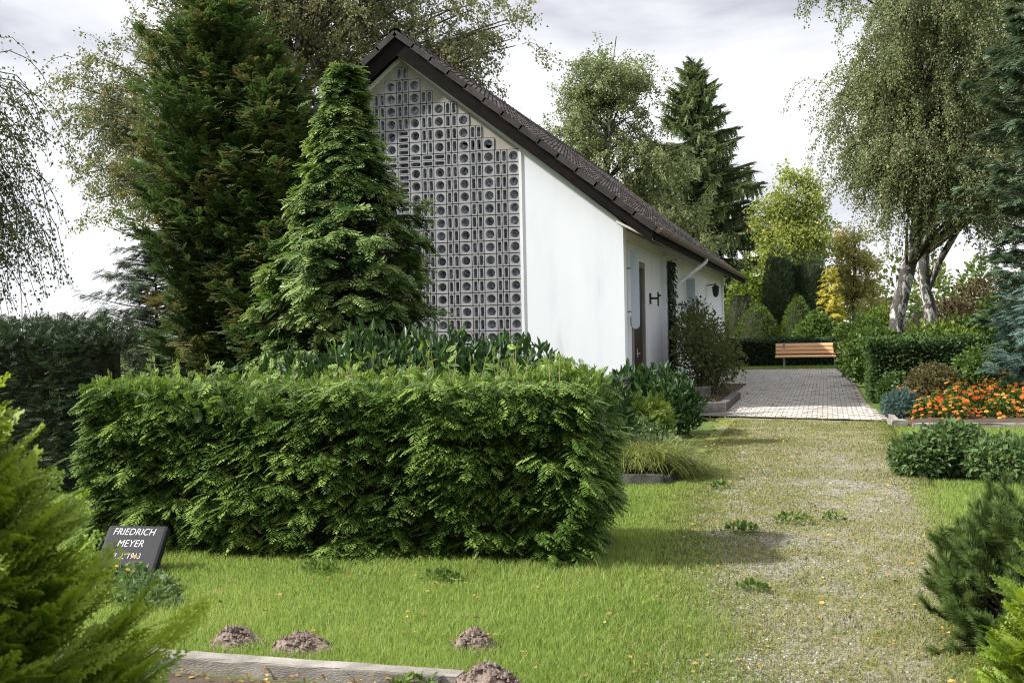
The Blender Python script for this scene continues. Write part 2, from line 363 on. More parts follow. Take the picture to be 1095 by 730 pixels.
M_paver = surfmat('concrete_paver', [(.2,(.29,.262,.225)),(.5,(.40,.368,.32)),(.8,(.50,.465,.41))], 3, .9, .25, 90, tint=.3)
M_joint = surfmat('paver_joint', [(.3,(.11,.10,.075)),(.7,(.17,.155,.11))], 12, 1, 0)
rg = np.random.default_rng(2)
g = Geo(); V, Tn = [], []
px, py = .17, .26
for j in range(88):
    for i in range(-24, 8):
        x = i*px+(j % 2)*px/2; y = 19.35-0.33*x+j*py
        xr = np.interp(y, [18.9, 23, 38.5, 42], [.93, .70, .6, .6]); xl = np.interp(y, [19.8, 24, 30, 40], [-1.72, -2.1, -3.3, -3.3])
        if x < xl or x+px > xr+.06 or y > 40.2-.33*x*0: continue
        z = .036+rg.uniform(-.003, .003); gp = .009
        V += [(x+gp, y-.33*gp, z), (x+px-gp, y-.33*(px-gp), z), (x+px-gp, y-.33*(px-gp)+py-.014, z), (x+gp, y+py-.014, z)]; Tn.append(rg.uniform(0, 1))
nf = len(Tn); g.add(V, np.arange(nf*4).reshape(-1, 4), tq=np.array(Tn))
V2 = [(-3.5,20.48,.028),(.99,18.98,.028),(.74,23,.028),(.64,40.3,.028),(-3.5,41,.028)]
g.add(V2, None, [(0,1,2),(0,2,3),(0,3,4)], mat=1)
tag(g.build('paving', [M_paver, M_joint]), kind='structure')
# bare soil strips: grave edge, flower bed, bed along the chapel
def soil(name, x0, x1, y0, y1, z=.02, seed=0, n=26):
    g = Geo(); a = np.linspace(0, 1, n); X, Y = np.meshgrid(x0+(x1-x0)*a, y0+(y1-y0)*a)
    ed = np.minimum(np.minimum(a[None], 1-a[None]), np.minimum(a[:,None], 1-a[:,None]))
    Z = -.03+(z+.03)*np.clip(ed*9, 0, 1)+.012*noise2(X, Y, seed, 6)*np.clip(ed*6, 0, 1)
    X = X+.05*noise2(Y, X, seed+1, 4); Y = Y+.05*noise2(X, Y, seed+2, 4)
    idx = np.arange(n*n).reshape(n, n)
    g.add(np.stack([X, Y, Z], -1).reshape(-1, 3), np.stack([idx[:-1,:-1], idx[:-1,1:], idx[1:,1:], idx[1:,:-1]], -1).reshape(-1, 4))
    return tag(g.build(name, M_soil, smooth=True), kind='structure')
soil('soil_strip', -4.2, -.75, 3.4, 4.83, .022, 1)
soil('flower_bed_soil', 1.05, 5.5, 18.4, 22.9, .05, 4)
soil('wall_bed_soil', -3.62, -1.9, 19.6, 32, .05, 7, 40)
soil('grave_bed_soil', -3.4, -1.62, 11.5, 15.6, .05, 9)

# ================================================================ chapel
M_white = surfmat('white_render', [(.22,(.56,.585,.60)),(.36,(.70,.725,.765)),(.46,(.74,.76,.795)),(.6,(.76,.778,.81)),(.75,(.785,.80,.825))], 1.3, .9, 0, stretch=(1.6,1.6,.35), spec=.2)
M_rim   = surfmat('white_rim', [(.3,(.72,.72,.72)),(.7,(.8,.8,.8))], 3, .8, .05)
M_plast = surfmat('beige_plaster', [(.25,(.30,.275,.24)),(.5,(.345,.32,.285)),(.75,(.38,.36,.325))], 2.2, .9, .15, 90)
M_block = surfmat('concrete_block', [(.25,(.25,.247,.257)),(.5,(.315,.31,.322)),(.75,(.37,.365,.375))], 5, .85, .15, 90, tint=.25)
M_mort  = surfmat('mortar', [(.3,(.26,.25,.245)),(.7,(.35,.34,.33))], 8, .9, .1)
M_soff  = surfmat('cream_soffit', [(.3,(.60,.56,.48)),(.7,(.68,.64,.56))], 3, .8, .05)
M_fasc  = surfmat('dark_stained_board', [(.3,(.008,.007,.006)),(.7,(.015,.012,.011))], 5, .9, .2, 40, spec=.1, stretch=(1,.2,1))
M_tile  = surfmat('brown_roof_tile', [(.25,(.030,.021,.018)),(.5,(.060,.044,.039)),(.75,(.13,.105,.096))], 14, .75, .6, 120, tint=.5)
M_verge = surfmat('dark_verge_tile', [(.25,(.018,.015,.014)),(.5,(.030,.026,.025)),(.75,(.055,.048,.046))], 5, .7, .3, 60, tint=.4)
M_gut   = surfmat('brown_gutter', [(.3,(.10,.06,.045)),(.7,(.19,.12,.095))], 3, .5, .1, spec=.5)
M_wood  = surfmat('dark_door_wood', [(.3,(.020,.014,.012)),(.7,(.045,.033,.028))], 6, .55, .3, 30, stretch=(8,8,.4))
M_frame = surfmat('grey_timber', [(.3,(.17,.15,.13)),(.7,(.26,.235,.205))], 5, .8, .2, 40, stretch=(4,4,.5))
M_panel = surfmat('pale_blue_panel', [(.3,(.40,.45,.55)),(.7,(.48,.53,.62))], 2, .5, .03)
M_black = surfmat('black_iron', [(.3,(.012,.012,.013)),(.7,(.025,.025,.027))], 6, .5, .1)
M_whitem= surfmat('white_metal', [(.3,(.66,.66,.65)),(.7,(.76,.76,.75))], 4, .4, .03)
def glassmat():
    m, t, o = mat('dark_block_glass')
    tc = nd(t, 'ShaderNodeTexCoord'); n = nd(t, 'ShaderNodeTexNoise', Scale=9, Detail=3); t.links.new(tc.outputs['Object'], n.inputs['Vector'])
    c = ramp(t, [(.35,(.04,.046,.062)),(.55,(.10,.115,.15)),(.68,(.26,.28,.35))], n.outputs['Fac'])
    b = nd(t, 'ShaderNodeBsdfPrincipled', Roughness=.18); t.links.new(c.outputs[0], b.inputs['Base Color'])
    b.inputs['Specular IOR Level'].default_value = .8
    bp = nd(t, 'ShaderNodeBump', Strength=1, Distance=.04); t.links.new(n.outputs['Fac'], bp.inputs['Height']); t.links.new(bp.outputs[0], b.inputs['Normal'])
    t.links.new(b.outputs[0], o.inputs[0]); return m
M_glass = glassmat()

GY = 21.18; AX, AZ = -8.01, 7.06; HW = 4.36; EZ = 3.58
def slope(x): return AZ-(AZ-EZ)*abs(x-AX)/HW
CH = thing('chapel', 'small white chapel with a dark tiled gable roof and concrete block screen', 'chapel', (AX, GY, 0))
# gable wall: two white flanks, rim along the rake and beside the panel
XR, XL = -5.625, 2*AX+5.625
g = Geo(); g.prism([(XR,0),(AX+HW,0),(AX+HW,slope(AX+HW)),(XR,slope(XR))], GY, GY+.30); g.build('gable_wall', M_white, CH)
g = Geo(); g.prism([(AX-HW,0),(XL,0),(XL,slope(XL)),(AX-HW,slope(AX-HW))], GY, GY+.30); g.build('gable_wall', M_white, CH)
g = Geo(); w = .075; n = math.hypot(HW, AZ-EZ)
for sx in (1, -1):
    a = [(AX, AZ), (AX, AZ-w*1.25), (AX+sx*(HW-.02), EZ-w*1.25+.016), (AX+sx*(HW-.02), EZ+.016)]
    g.prism(a if sx < 0 else a, GY-.03, GY+.05)
    x0 = XR if sx > 0 else XL
    g.box((x0-.025, GY-.02, .02), (x0+.03, GY+.04, slope(x0)-.10))
g.build('gable_rim', M_rim, CH)
top = {0:0,1:0,2:-1,3:-2,4:-3,5:-4,6:-4,7:-5,8:-6,9:-7}; P = .25; X0, Z0 = -5.761, 4.953
g = Geo(); g.prism([(XL+.01,0),(XR-.01,0),(XR-.01,slope(XR)),(AX,AZ-.02),(XL+.01,slope(XL))], GY+.11, GY+.16)
xc = [XR-.01]+[X0-(c-.5)*P for c in range(1, 19)]+[XL+.01]
for c in range(19):
    zt = Z0-top[c if c <= 9 else 18-c]*P+P/2+.004; xa, xb = xc[c+1], xc[c]
    g.prism([(xa, zt), (xb, zt), (xb, slope(xb)-.03)]+([(AX, AZ-.05)] if c == 9 else [])+[(xa, slope(xa)-.03)], GY+.018, GY+.109)
g.prism([(XL+.01,.02),(XR-.01,.02),(XR-.01,Z0-18.5*P-.01),(XL+.01,Z0-18.5*P-.01)], GY+.018, GY+.109)
PL = g.build('gable_panel', M_plast, CH)
# block screen: one block per 0.25 m cell, circles in even columns, twin slots in odd ones, a cross of lying slots
gb, gg = Geo(), Geo()
def block(cx, cz, holes, tint):
    """front face with holes (list of closed loops in xz), funnel walls and glass"""
    h = P/2-.008; yf, yb = GY+.004, GY+.084
    for (lo, hi, loop) in holes:
        L = np.array(loop); nl = len(L); c = L.mean(0)
        # outer rectangle sampled along the same angles
        ang = np.arctan2(L[:,1]-c[1], L[:,0]-c[0]); O = []
        for a in ang:
            dx, dz = math.cos(a), math.sin(a)
            tx = ((hi[0]-c[0]) if dx > 0 else (lo[0]-c[0]))/dx if abs(dx) > 1e-9 else 1e9
            tz = ((hi[1]-c[1]) if dz > 0 else (lo[1]-c[1]))/dz if abs(dz) > 1e-9 else 1e9
            k = min(tx, tz); O.append((c[0]+dx*k, c[1]+dz*k))
        O = np.array(O); I = c+(L-c)*.80
        def y3(A, y): return np.stack([A[:,0]+cx, np.full(len(A), y), A[:,1]+cz], 1)
        V = np.concatenate([y3(O, yf), y3(L, yf), y3(I, yb), y3(O, yf+.082)])
        i = np.arange(nl); j = (i+1) % nl
        q = np.concatenate([np.stack([i, j, nl+j, nl+i], 1), np.stack([nl+i, nl+j, 2*nl+j, 2*nl+i], 1), np.stack([3*nl+i, 3*nl+j, j, i], 1)])
        gb.add(V, q, tq=tint)
        pass
def circ(r, n=20): return [(r*math.cos(2*math.pi*(k+.5)/n), r*math.sin(2*math.pi*(k+.5)/n)) for k in range(n)]
def slot(cx, cz, w, h, n=5):
    o = []
    r = w
    for k in range(n+1): a = math.pi*k/n; o.append((cx+r*math.cos(a), cz+h-r*.6+r*.6*math.sin(a)))
    o.append((cx-r, cz)); 
    for k in range(n+1): a = math.pi+math.pi*k/n; o.append((cx+r*math.cos(a), cz-h+r*.6+r*.6*math.sin(a)))
    o.append((cx+r, cz))
    return o
rb = np.random.default_rng(8); h = P/2-.008
for c in range(19):
    t0 = top[c if c <= 9 else 18-c]
    for rw in range(t0, 19):
        cx, cz = X0-c*P, Z0-rw*P; ti = rb.uniform(.2, .8)
        cross = (c == 9 and rw >= -2) or (rw == 0 and 6 <= c <= 12)
        if cross:
            block(cx, cz, [((-h, -h), (h, -.004), [(z_, -x_) for (x_, z_) in slot(.063, 0, .038, .1)]), ((-h, .004), (h, h), [(z_, -x_) for (x_, z_) in slot(-.063, 0, .038, .1)])], ti)
        elif c % 2: block(cx, cz, [((-h, -h), (-.004, h), slot(-.063, 0, .036, .1)), ((.004, -h), (h, h), slot(.063, 0, .036, .1))], ti)
        else: block(cx, cz, [((-h, -h), (h, h), circ(.088))], ti)
BS = gb.build('block_screen', M_block, CH)
st = [(X0-18.5*P, Z0-18.5*P), (X0+.5*P, Z0-18.5*P)]
for c in range(19):
    zt = Z0-top[c if c <= 9 else 18-c]*P+P/2; st += [(X0-(c-.5)*P, zt), (X0-(c+.5)*P, zt)]
cc = np.array([AX, 3.0]); st = [tuple(cc+(np.array(p_)-cc)*.999-[0, .004]) for p_ in st]
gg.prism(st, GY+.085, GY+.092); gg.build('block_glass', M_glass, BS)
# side walls and far gable
SX = AX+HW; YE = 43.0
g = Geo()
g.box((SX-.36, GY+.30, 0), (SX-.10, 22.55, EZ-.05)); g.box((SX-.36, 24.22, 0), (SX-.10, YE, EZ-.05)); g.box((SX-.36, 22.55, 2.96), (SX-.10, 24.22, EZ-.05))
g.box((2*AX-SX+.10, GY+.30, 0), (2*AX-SX+.36, YE, EZ-.05))
g.build('side_wall', M_white, CH)
g = Geo(); g.prism([(AX-HW+.03,0),(SX-.03,0),(SX-.03,EZ-.05),(AX,AZ-.1),(AX-HW+.03,EZ-.05)], YE, YE+.28); g.build('rear_gable', M_white, CH)
g = Geo(); g.box((SX-.10, GY+.302, 3.27), (SX-.04, 27.35, 3.46)); g.box((SX-.10, 27.352, 3.27), (SX-.05, YE, 3.40)); g.build('wall_beam', M_soff, CH)
g = Geo(); g.box((SX-.12, 27.0, 0), (SX+.02, 27.45, 3.27)); g.build('wall_pier', M_white, CH)
# roof slabs with a wave-and-step tile surface
OX = 4.98; RY0, RY1 = 20.86, 45.2; TZ = 7.44; RZ = 3.42
sl_ = (TZ-RZ)/OX; L = math.hypot(OX, TZ-RZ); nxr = np.array([sl_, 0, 1])/math.hypot(1, sl_)
rf = None; g = Geo(); rr = np.random.default_rng(4)
ycol = np.arange(RY0+.12, RY1-.1, .0375); ncourse = 19; cl = L/ncourse
wave = .022*np.cos((ycol-RY0)/.15*np.pi)
for sx in (1, -1):
    for c in range(ncourse):
        s0, s1 = c*cl-.02, (c+1)*cl
        for_s = [(s0, .004), (s1, .038)]
        rows = []
        for s_, lift in for_s+[(s1, .004)]:
            d = s_/L*OX
            x = AX+sx*(d+nxr[0]*(lift+wave)); z = TZ-sl_*d+nxr[2]*(lift+wave)
            rows.append(np.stack([x, ycol, z], 1))
        k = len(ycol); i = np.arange(k-1)
        q = np.concatenate([np.stack([i, i+1, k+i+1, k+i], 1), np.stack([k+i, k+i+1, 2*k+i+1, 2*k+i], 1)])
        if sx > 0: q = q[:, ::-1]
        tt = np.repeat(rr.uniform(0, 1, (k//8)+2), 8)[:k-1]
        g.add(np.concatenate(rows), q, tq=np.concatenate([tt, tt]))
    # decking under the tiles
    a = [(AX, TZ-.03), (AX, TZ-.16), (AX+sx*OX, RZ-.13), (AX+sx*OX, RZ-.03)]
    g.prism(a if sx < 0 else a, RY0+.03, RY1-.03, mat=1)
yr = np.arange(RY0, RY1, .38)
for y in yr:
    an = np.linspace(0, np.pi, 7); r0, r1 = .13, .115
    ring = lambda y_, r_: np.stack([AX+r_*np.cos(an), np.full(7, y_), TZ-.03+r_*.9*np.sin(an)], 1)
    i = np.arange(6); g.add(np.concatenate([ring(y, r0), ring(y+.40, r1)]), np.stack([i, i+7, i+8, i+1], 1), tq=rr.uniform(.2, .8))
RF = g.build('roof', [M_tile, M_fasc], CH)
for yv, sg in ((RY0, -1), (RY1, 1)):
    g = Geo()
    for sx in (1, -1):
        for c in range(14):
            a0, a1 = c/14*L, (c+1)/14*L+.035; V = []
            for s_, lift in ((a0, .042), (a1, .060)):
                d = s_/L*OX
                for (dn, dy) in ((lift, .0), (lift, .16), (lift-.115, .16), (lift-.115, .0)):
                    V.append((AX+sx*(d+nxr[0]*dn), yv-sg*dy+sg*(.035-.012*(c % 2)*0), TZ-sl_*d+nxr[2]*dn))
            g.add(V, [(0,4,5,1),(1,5,6,2),(2,6,7,3),(3,7,4,0),(4,7,6,5),(0,1,2,3)], tq=rr.uniform(.1, .9))
    g.build('verge_tiles', M_verge, RF)
g = Geo()
for sx in (1, -1):
    for yv, y2 in ((RY0+.035, RY0+.075), (RY1-.075, RY1-.035)):
        a = [(AX, TZ-.165), (AX, TZ-.44), (AX+sx*(OX-.05), RZ-.31+.06), (AX+sx*(OX-.02), RZ-.145+.02)]
        g.prism(a, yv, y2)
    a = [(AX, TZ-.30), (AX, TZ-.345), (AX+sx*(HW), TZ-.345-sl_*HW), (AX+sx*HW, TZ-.30-sl_*HW)]
    g.prism(a, RY0+.076, GY-.032)
    g.box((AX+sx*OX-.025, RY0+.08, RZ-.22), (AX+sx*OX+.015, RY1-.08, RZ-.035))
g.build('fascia_board', M_fasc, CH)
g = Geo()
for sx in (1, -1):
    x0, x1 = AX+sx*(HW-.09), AX+sx*(OX-.03)
    g.prism([(x0, EZ+.02), (x0, EZ-.03), (x1, RZ-.23), (x1, RZ-.19)], RY0+.08, RY1-.08)
g.build('soffit', M_soff, CH)
g = Geo(); gx = AX+OX+.085; an = np.linspace(np.pi, 2*np.pi, 9); yk = np.arange(RY0+.05, RY1, .6)
for r_ in (.082, .078):
    V = np.concatenate([np.stack([gx+r_*np.cos(an), np.full(9, y_), RZ-.02+r_*np.sin(an)*1.05], 1) for y_ in (RY0+.02, RY1-.02)])
    i = np.arange(8); g.add(V, np.stack([i, i+9, i+10, i+1], 1))
for y_ in (RY0+.02, RY1-.02):
    V = np.concatenate([np.stack([gx+.08*np.cos(an), np.full(9, y_), RZ-.02+.08*np.sin(an)*1.05], 1), [[gx, y_, RZ-.02]]]); g.add(V, None, [(k, k+1, 9) for k in range(8)])
g.tube([(gx+.082, RY0+.02, RZ-.015), (gx+.082, RY1-.02, RZ-.015)], .011, 6)
GU = g.build('gutter', M_gut, CH, smooth=False)
g = Geo()
for y_ in yk:
    V = np.concatenate([np.stack([gx+.088*np.cos(an), np.full(9, y_+q), RZ-.02+.088*np.sin(an)*1.05], 1) for q in (0, .03)])
    i = np.arange(8); g.add(V, np.stack([i, i+9, i+10, i+1], 1))
g.build('gutter_brackets', M_black, GU)['kind'] = 'stuff'
g = Geo(); g.tube([(gx, 29.6, RZ-.10), (gx-.02, 29.5, RZ-.2), (SX+.10, 28.2, 2.62), (SX+.05, 28.05, 2.45), (SX+.05, 28.05, .05)], .052, 10); g.build('downpipe', M_whitem, CH, smooth=True)
# door: frame, double planked leaf, handle
g = Geo(); xf = SX-.12
g.box((xf-.05, 22.55, 0), (xf+.05, 22.67, 2.96)); g.box((xf-.05, 24.08, 0), (xf+.05, 24.22, 2.96)); g.box((xf-.05, 22.672, 2.83), (xf+.05, 24.078, 2.96))
DF = g.build('door_frame', M_frame, CH)
g = Geo()
for k in range(12):
    y0 = 22.672+k*.1171; g.box((xf-.04-.004*(k % 2), y0+.004, .02), (xf-.002-.004*(k % 2), y0+.113, 2.828))
g.box((xf-.06, 22.672, .02), (xf-.042, 24.078, 2.828)); DR = g.build('door', M_wood, CH)
g = Geo(); g.tube([(xf, 23.34, 1.05), (xf+.05, 23.34, 1.05), (xf+.05, 23.22, 1.05)], .011, 6); g.box((xf-.001, 23.32, .97), (xf+.006, 23.36, 1.15)); g.build('handle', M_whitem, DR)
# narrow pale panel on a wall pole
g = Geo(); pts = []
yq = 22.0
prof = [(-.075+.075*(1-math.cos(a)), 1.58+.12*(1-math.sin(a))) for a in np.linspace(0, math.pi/2, 5)]
o_ = [(SX+.055+.0, z) for z in (1.70, 3.02)]
out_ = [(.16*math.cos(a)*.5, -.07*0+.10*math.sin(a)) for a in np.linspace(0, np.pi, 9)]
poly = [(SX+.15-.08+x_, 3.02+z_) for x_, z_ in out_]+[(SX+.15-.08-x_, 1.66-z_) for x_, z_ in out_]
g.prism(poly[::-1][::-1], yq, yq+.05); WP = g.build('wall_panel', M_panel, CH)
g = Geo(); g.tube([(SX+.0, 22.09, 1.35), (SX+.0, 22.09, 3.10)], .018, 6)
for z_ in (1.9, 2.75): g.tube([(SX-.10, 22.09, z_), (SX+.06, 22.09, z_)], .014, 6)
g.box((SX-.04, 22.05, 1.62), (SX+.03, 22.12, 1.80)); g.build('panel_pole', M_frame, WP)
# black iron bar bracket right of the door
g = Geo(); g.box((SX-.10, 25.0, 2.10), (SX-.06, 25.05, 2.34)); g.box((SX-.06, 25.01, 2.20), (SX+.075, 25.045, 2.245)); g.box((SX+.076, 25.0, 2.05), (SX+.105, 25.055, 2.36)); g.box((SX+.106, 25.01, 2.26), (SX+.15, 25.045, 2.30))
g.build('iron_bracket', M_black, CH)
# far window with a blue shutter, lantern
g = Geo(); g.box((SX-.115, 33.2, 1.05), (SX-.085, 34.6, 2.35)); WN = g.build('window', M_glass, CH)
g = Geo()
for b_ in (((SX-.12, 33.1, .98), (SX-.06, 33.2, 2.43)), ((SX-.12, 34.6, .98), (SX-.06, 34.7, 2.43)), ((SX-.12, 33.2, 2.352), (SX-.06, 34.6, 2.43)), ((SX-.12, 33.2, .98), (SX-.03, 34.6, 1.048)), ((SX-.12, 33.87, 1.05), (SX-.07, 33.93, 2.35))): g.box(*b_)
g.build('frame', M_frame, WN)
g = Geo(); g.box((SX-.06, 31.6, 1.0), (SX+.18, 31.66, 2.9)); g.build('shutter', M_panel, CH)
g = Geo(); g.tube([(SX-.1, 37.5, 2.9), (SX+.22, 37.5, 2.95)], .02, 6); g.tube([(SX+.2, 37.5, 2.92), (SX+.2, 37.5, 2.85), (SX+.2, 37.5, 2.6), (SX+.2, 37.5, 2.52)], [.03, .12, .09, .04], 8); g.build('wall_lantern', M_black, CH)

# ================================================================ kerbs and stones
M_conc = surfmat('weathered_concrete', [(.25,(.10,.088,.072)),(.5,(.225,.205,.175)),(.75,(.34,.318,.28))], 4.5, .9, .5, 60, stretch=(1,1,2.5))
M_kdark = surfmat('dark_kerb_stone', [(.25,(.055,.05,.048)),(.5,(.095,.09,.085)),(.75,(.17,.16,.15))], 7, .85, .4, 70)
M_gran = surfmat('black_polished_granite', [(.35,(.012,.012,.014)),(.6,(.022,.022,.026)),(.75,(.05,.05,.055))], 160, .6, .03, spec=.15, detail=2)
M_letter = surfmat('white_inlay', [(.3,(.72,.72,.72)),(.7,(.8,.8,.8))], 3, .5, 0)
def bevbox(name, lo, hi, m, bev=.012, rz=0, jit=.004, parent=None):
    bm = __import__('bmesh').new(); bmesh = __import__('bmesh')
    bmesh.ops.create_cube(bm, size=1)
    d = [hi[i]-lo[i] for i in range(3)]; c = Vector([(hi[i]+lo[i])/2 for i in range(3)])
    for v in bm.verts: v.co = Vector((v.co.x*d[0], v.co.y*d[1], v.co.z*d[2]))
    bmesh.ops.bevel(bm, geom=list(bm.edges), offset=bev, segments=2, affect='EDGES', profile=.6)
    long_ = max(d)
    if long_ > .5:
        ax = d.index(long_)
        nrm = Vector((0,0,0)); nrm[ax] = 1
        for k in range(1, int(long_/.12)):
            p = Vector((0,0,0)); p[ax] = -long_/2+k*.12
            bmesh.ops.bisect_plane(bm, geom=list(bm.verts)+list(bm.edges)+list(bm.faces), plane_co=p, plane_no=nrm)
    rj = np.random.default_rng(int(abs(lo[0]*97+lo[1]*31))+1)
    for v in bm.verts: v.co += Vector(rj.normal(size=3)*jit)
    me = bpy.data.meshes.new(name); bm.to_mesh(me); bm.free(); me.materials.append(m)
    o = bpy.data.objects.new(name, me); COL.objects.link(o); o.location = c; o.rotation_euler[2] = rz
    if parent: o.parent = parent
    return o
def slump(x): return 0
tag(bevbox('grave_kerb', (-4.3, 4.80, -.05), (-1.60, 4.90, .068), M_conc, .012, math.radians(-1.0), .0018), 'long weathered concrete grave kerb along the front of the lawn', 'kerb')
tag(bevbox('bed_kerb', (-2.75, 11.42, -.03), (-1.62, 11.54, .10), M_kdark), 'short dark stone kerb in front of the arching grass clump', 'kerb')
tag(bevbox('bed_kerb', (-1.66, 11.56, -.03), (-1.56, 13.6, .07), M_kdark), 'dark stone kerb running back along the path beside the grass clump', 'kerb')
tag(bevbox('stone_step', (-2.55, 20.75, -.02), (-1.76, 21.05, .20), M_kdark, .014), 'low grey stone block facing the paving below the leafy wall shrub', 'stone step')
tag(bevbox('side_kerb', (-1.92, 21.06, -.02), (-1.77, 24.4, .185), M_kdark, .014), 'grey stone kerb running back along the left side of the paving', 'kerb')
tag(bevbox('upper_step', (-2.95, 23.0, -.02), (-2.28, 23.35, .36), M_kdark, .014), 'taller grey stone block at the foot of the leafy wall shrub', 'stone step')
tag(bevbox('flower_bed_kerb', (1.22, 18.02, -.02), (5.6, 18.12, .075), M_conc, .01, math.radians(3)), 'thin concrete kerb edging the orange flower bed', 'kerb')
tag(bevbox('edging_stone', (.92, 18.35, -.01), (1.16, 18.75, .085), M_conc, .012, math.radians(8)), 'pale loose edging stone at the corner of the paving', 'stone')
tag(bevbox('side_edging', (.98, 18.8, -.02), (1.06, 20.9, .06), M_conc, .01, math.radians(2)), 'narrow concrete edging running back beside the blue dwarf spruce', 'kerb')
# reclining inscribed stone
def text(body, size, parent, loc, rx, m, shear=.18):
    cu = bpy.data.curves.new('inscription', 'FONT'); cu.body = body; cu.size = size; cu.extrude = .0015; cu.align_x = 'CENTER'; cu.shear = shear; cu.offset = -.0012
    o = bpy.data.objects.new('inscription_text', cu); COL.objects.link(o)
    dg = bpy.context.evaluated_depsgraph_get(); me = bpy.data.meshes.new_from_object(o.evaluated_get(dg))
    bpy.data.objects.remove(o); me.materials.clear(); me.materials.append(m)
    q = bpy.data.objects.new('inscription', me); COL.objects.link(q); q.parent = parent; q.location = loc; q.rotation_euler[0] = rx
    return q
ST = thing('gravestone', 'small black granite gravestone tilted back with white lettering', 'gravestone', (-4.60, 6.66, .0)); ST.rotation_euler[2] = math.radians(4)
g = bevbox('stone_slab', (-.225, -.03, 0), (.225, .03, .38), M_gran, .022, jit=0); g.parent = ST; g.rotation_euler[0] = math.radians(-38); g.location = (0, .13, .13)
h_ = Geo(); h_.box((-.17, -.06, -.05), (.17, .20, .04)); h_.build('stone_base', M_kdark, ST).matrix_parent_inverse.identity()
rot = math.radians(90)
for tx, z, s_ in (('FRIEDRICH', .112, .074), ('MEYER', .022, .076), ('9. 2. 1913', -.066, .060)):
    q = text(tx, s_, g, (-.015, -.0305, z), rot, M_letter)
    q.data.transform(Matrix.Diagonal((.88, 1, 1, 1)))
tag(bevbox('headstone', (-3.0, 13.95, -.02), (-2.38, 14.1, .97), M_gran, .02), 'upright dark headstone half hidden behind the end of the long hedge', 'headstone')

# ================================================================ bench
M_slat = surfmat('orange_brown_timber', [(.25,(.52,.29,.14)),(.5,(.66,.39,.21)),(.75,(.72,.47,.28))], 5, .5, .15, 40, stretch=(.3,6,6), tint=.25)
M_steel = surfmat('grey_steel', [(.3,(.16,.165,.17)),(.7,(.25,.255,.26))], 5, .5, .05)
BN = thing('park_bench', 'wooden slatted bench with grey steel legs at the end of the paving', 'bench', (-.59, 41.6, 0))
def bpart(name, boxes, m, rx=0, loc=(0,0,0)):
    g = Geo()
    for i, b_ in enumerate(boxes): g.box(*b_, tint=(i*.37) % 1)
    o = g.build(name, m, BN); o.matrix_parent_inverse.identity(); o.location = loc; o.rotation_euler[0] = rx
    bv = o.modifiers.new('b', 'BEVEL'); bv.width = .008; bv.segments = 2
    return o
HWB = 1.17
bpart('backrest', [((-HWB, 0, z), (HWB, .04, z+.115)) for z in (.0, .135, .27)], M_slat, math.radians(-14), (0, .22, .53))
bpart('seat', [((-HWB, y, 0), (HWB, y+.125, .045)) for y in (-.30, -.162, -.024, .114)], M_slat, math.radians(4), (0, 0, .425))
for sx in (-1, 1):
    x = sx*.87
    bpart('leg', [((x-.035, -.22, 0), (x+.035, -.15, .40)), ((x-.035, .20, 0), (x+.035, .26, .40)), ((x-.035, -.26, .40), (x+.035, .262, .445-.03)), ((x-.03, .262, .38), (x+.03, .30, .92))], M_steel)

# ================================================================ plants
UP = np.array([0, 0, 1.0])
r0 = np.random.default_rng(11)
SPR1 = [T_spray(np.random.default_rng(i), 7, .062, 0, .35) for i in range(3)]                 # coarse, far
SPR2 = [T_spray(np.random.default_rng(i+10), 9, .034, 1, .40, .46, 36) for i in range(4)]
SPRC = [T_spray(np.random.default_rng(i+15), 8, .042, 1, .35, .40, 40) for i in range(3)]          # medium
SPR3 = [T_spray(np.random.default_rng(i+20), 11, .030, 2, .18, .30, 32, .55) for i in range(4)]  # fine, near
SPRH = [T_spray(np.random.default_rng(i+40), 8, .028, 2, .36, .54, 43, .38) for i in range(5)]
SPRF = [T_spray(np.random.default_rng(i+60), 8, .075, 0, .36, .52, 44, .55) for i in range(6)]
SPRG = [T_spray(np.random.default_rng(i+70), 6, .095, 0, .30, .50, 42, .6) for i in range(5)]
LEAF = [T_leaf(.7, .12), T_leaf(.6, .2), T_leaf(.8, .05)]
LONG = [T_long(.30, .05, .12), T_long(.26, .07, .22), T_long(.33, .03, .05)]
NEED = [T_needles(np.random.default_rng(i+30), 34, .16, .022, 50) for i in range(3)]
def curve(p0, d0, L, n=5, droop=0.0, rng=None, wob=0.0):
    """points of a branch that starts along d0 and bends down (droop > 0) or up"""
    P = [np.asarray(p0, float)]; d = unit(np.asarray(d0, float))
    for k in range(n-1):
        P.append(P[-1]+d*L/(n-1)); d = d-UP*droop/(n-1)
        if rng is not None and wob: d = d+rng.normal(size=3)*wob
        d = unit(d)
    return np.array(P)

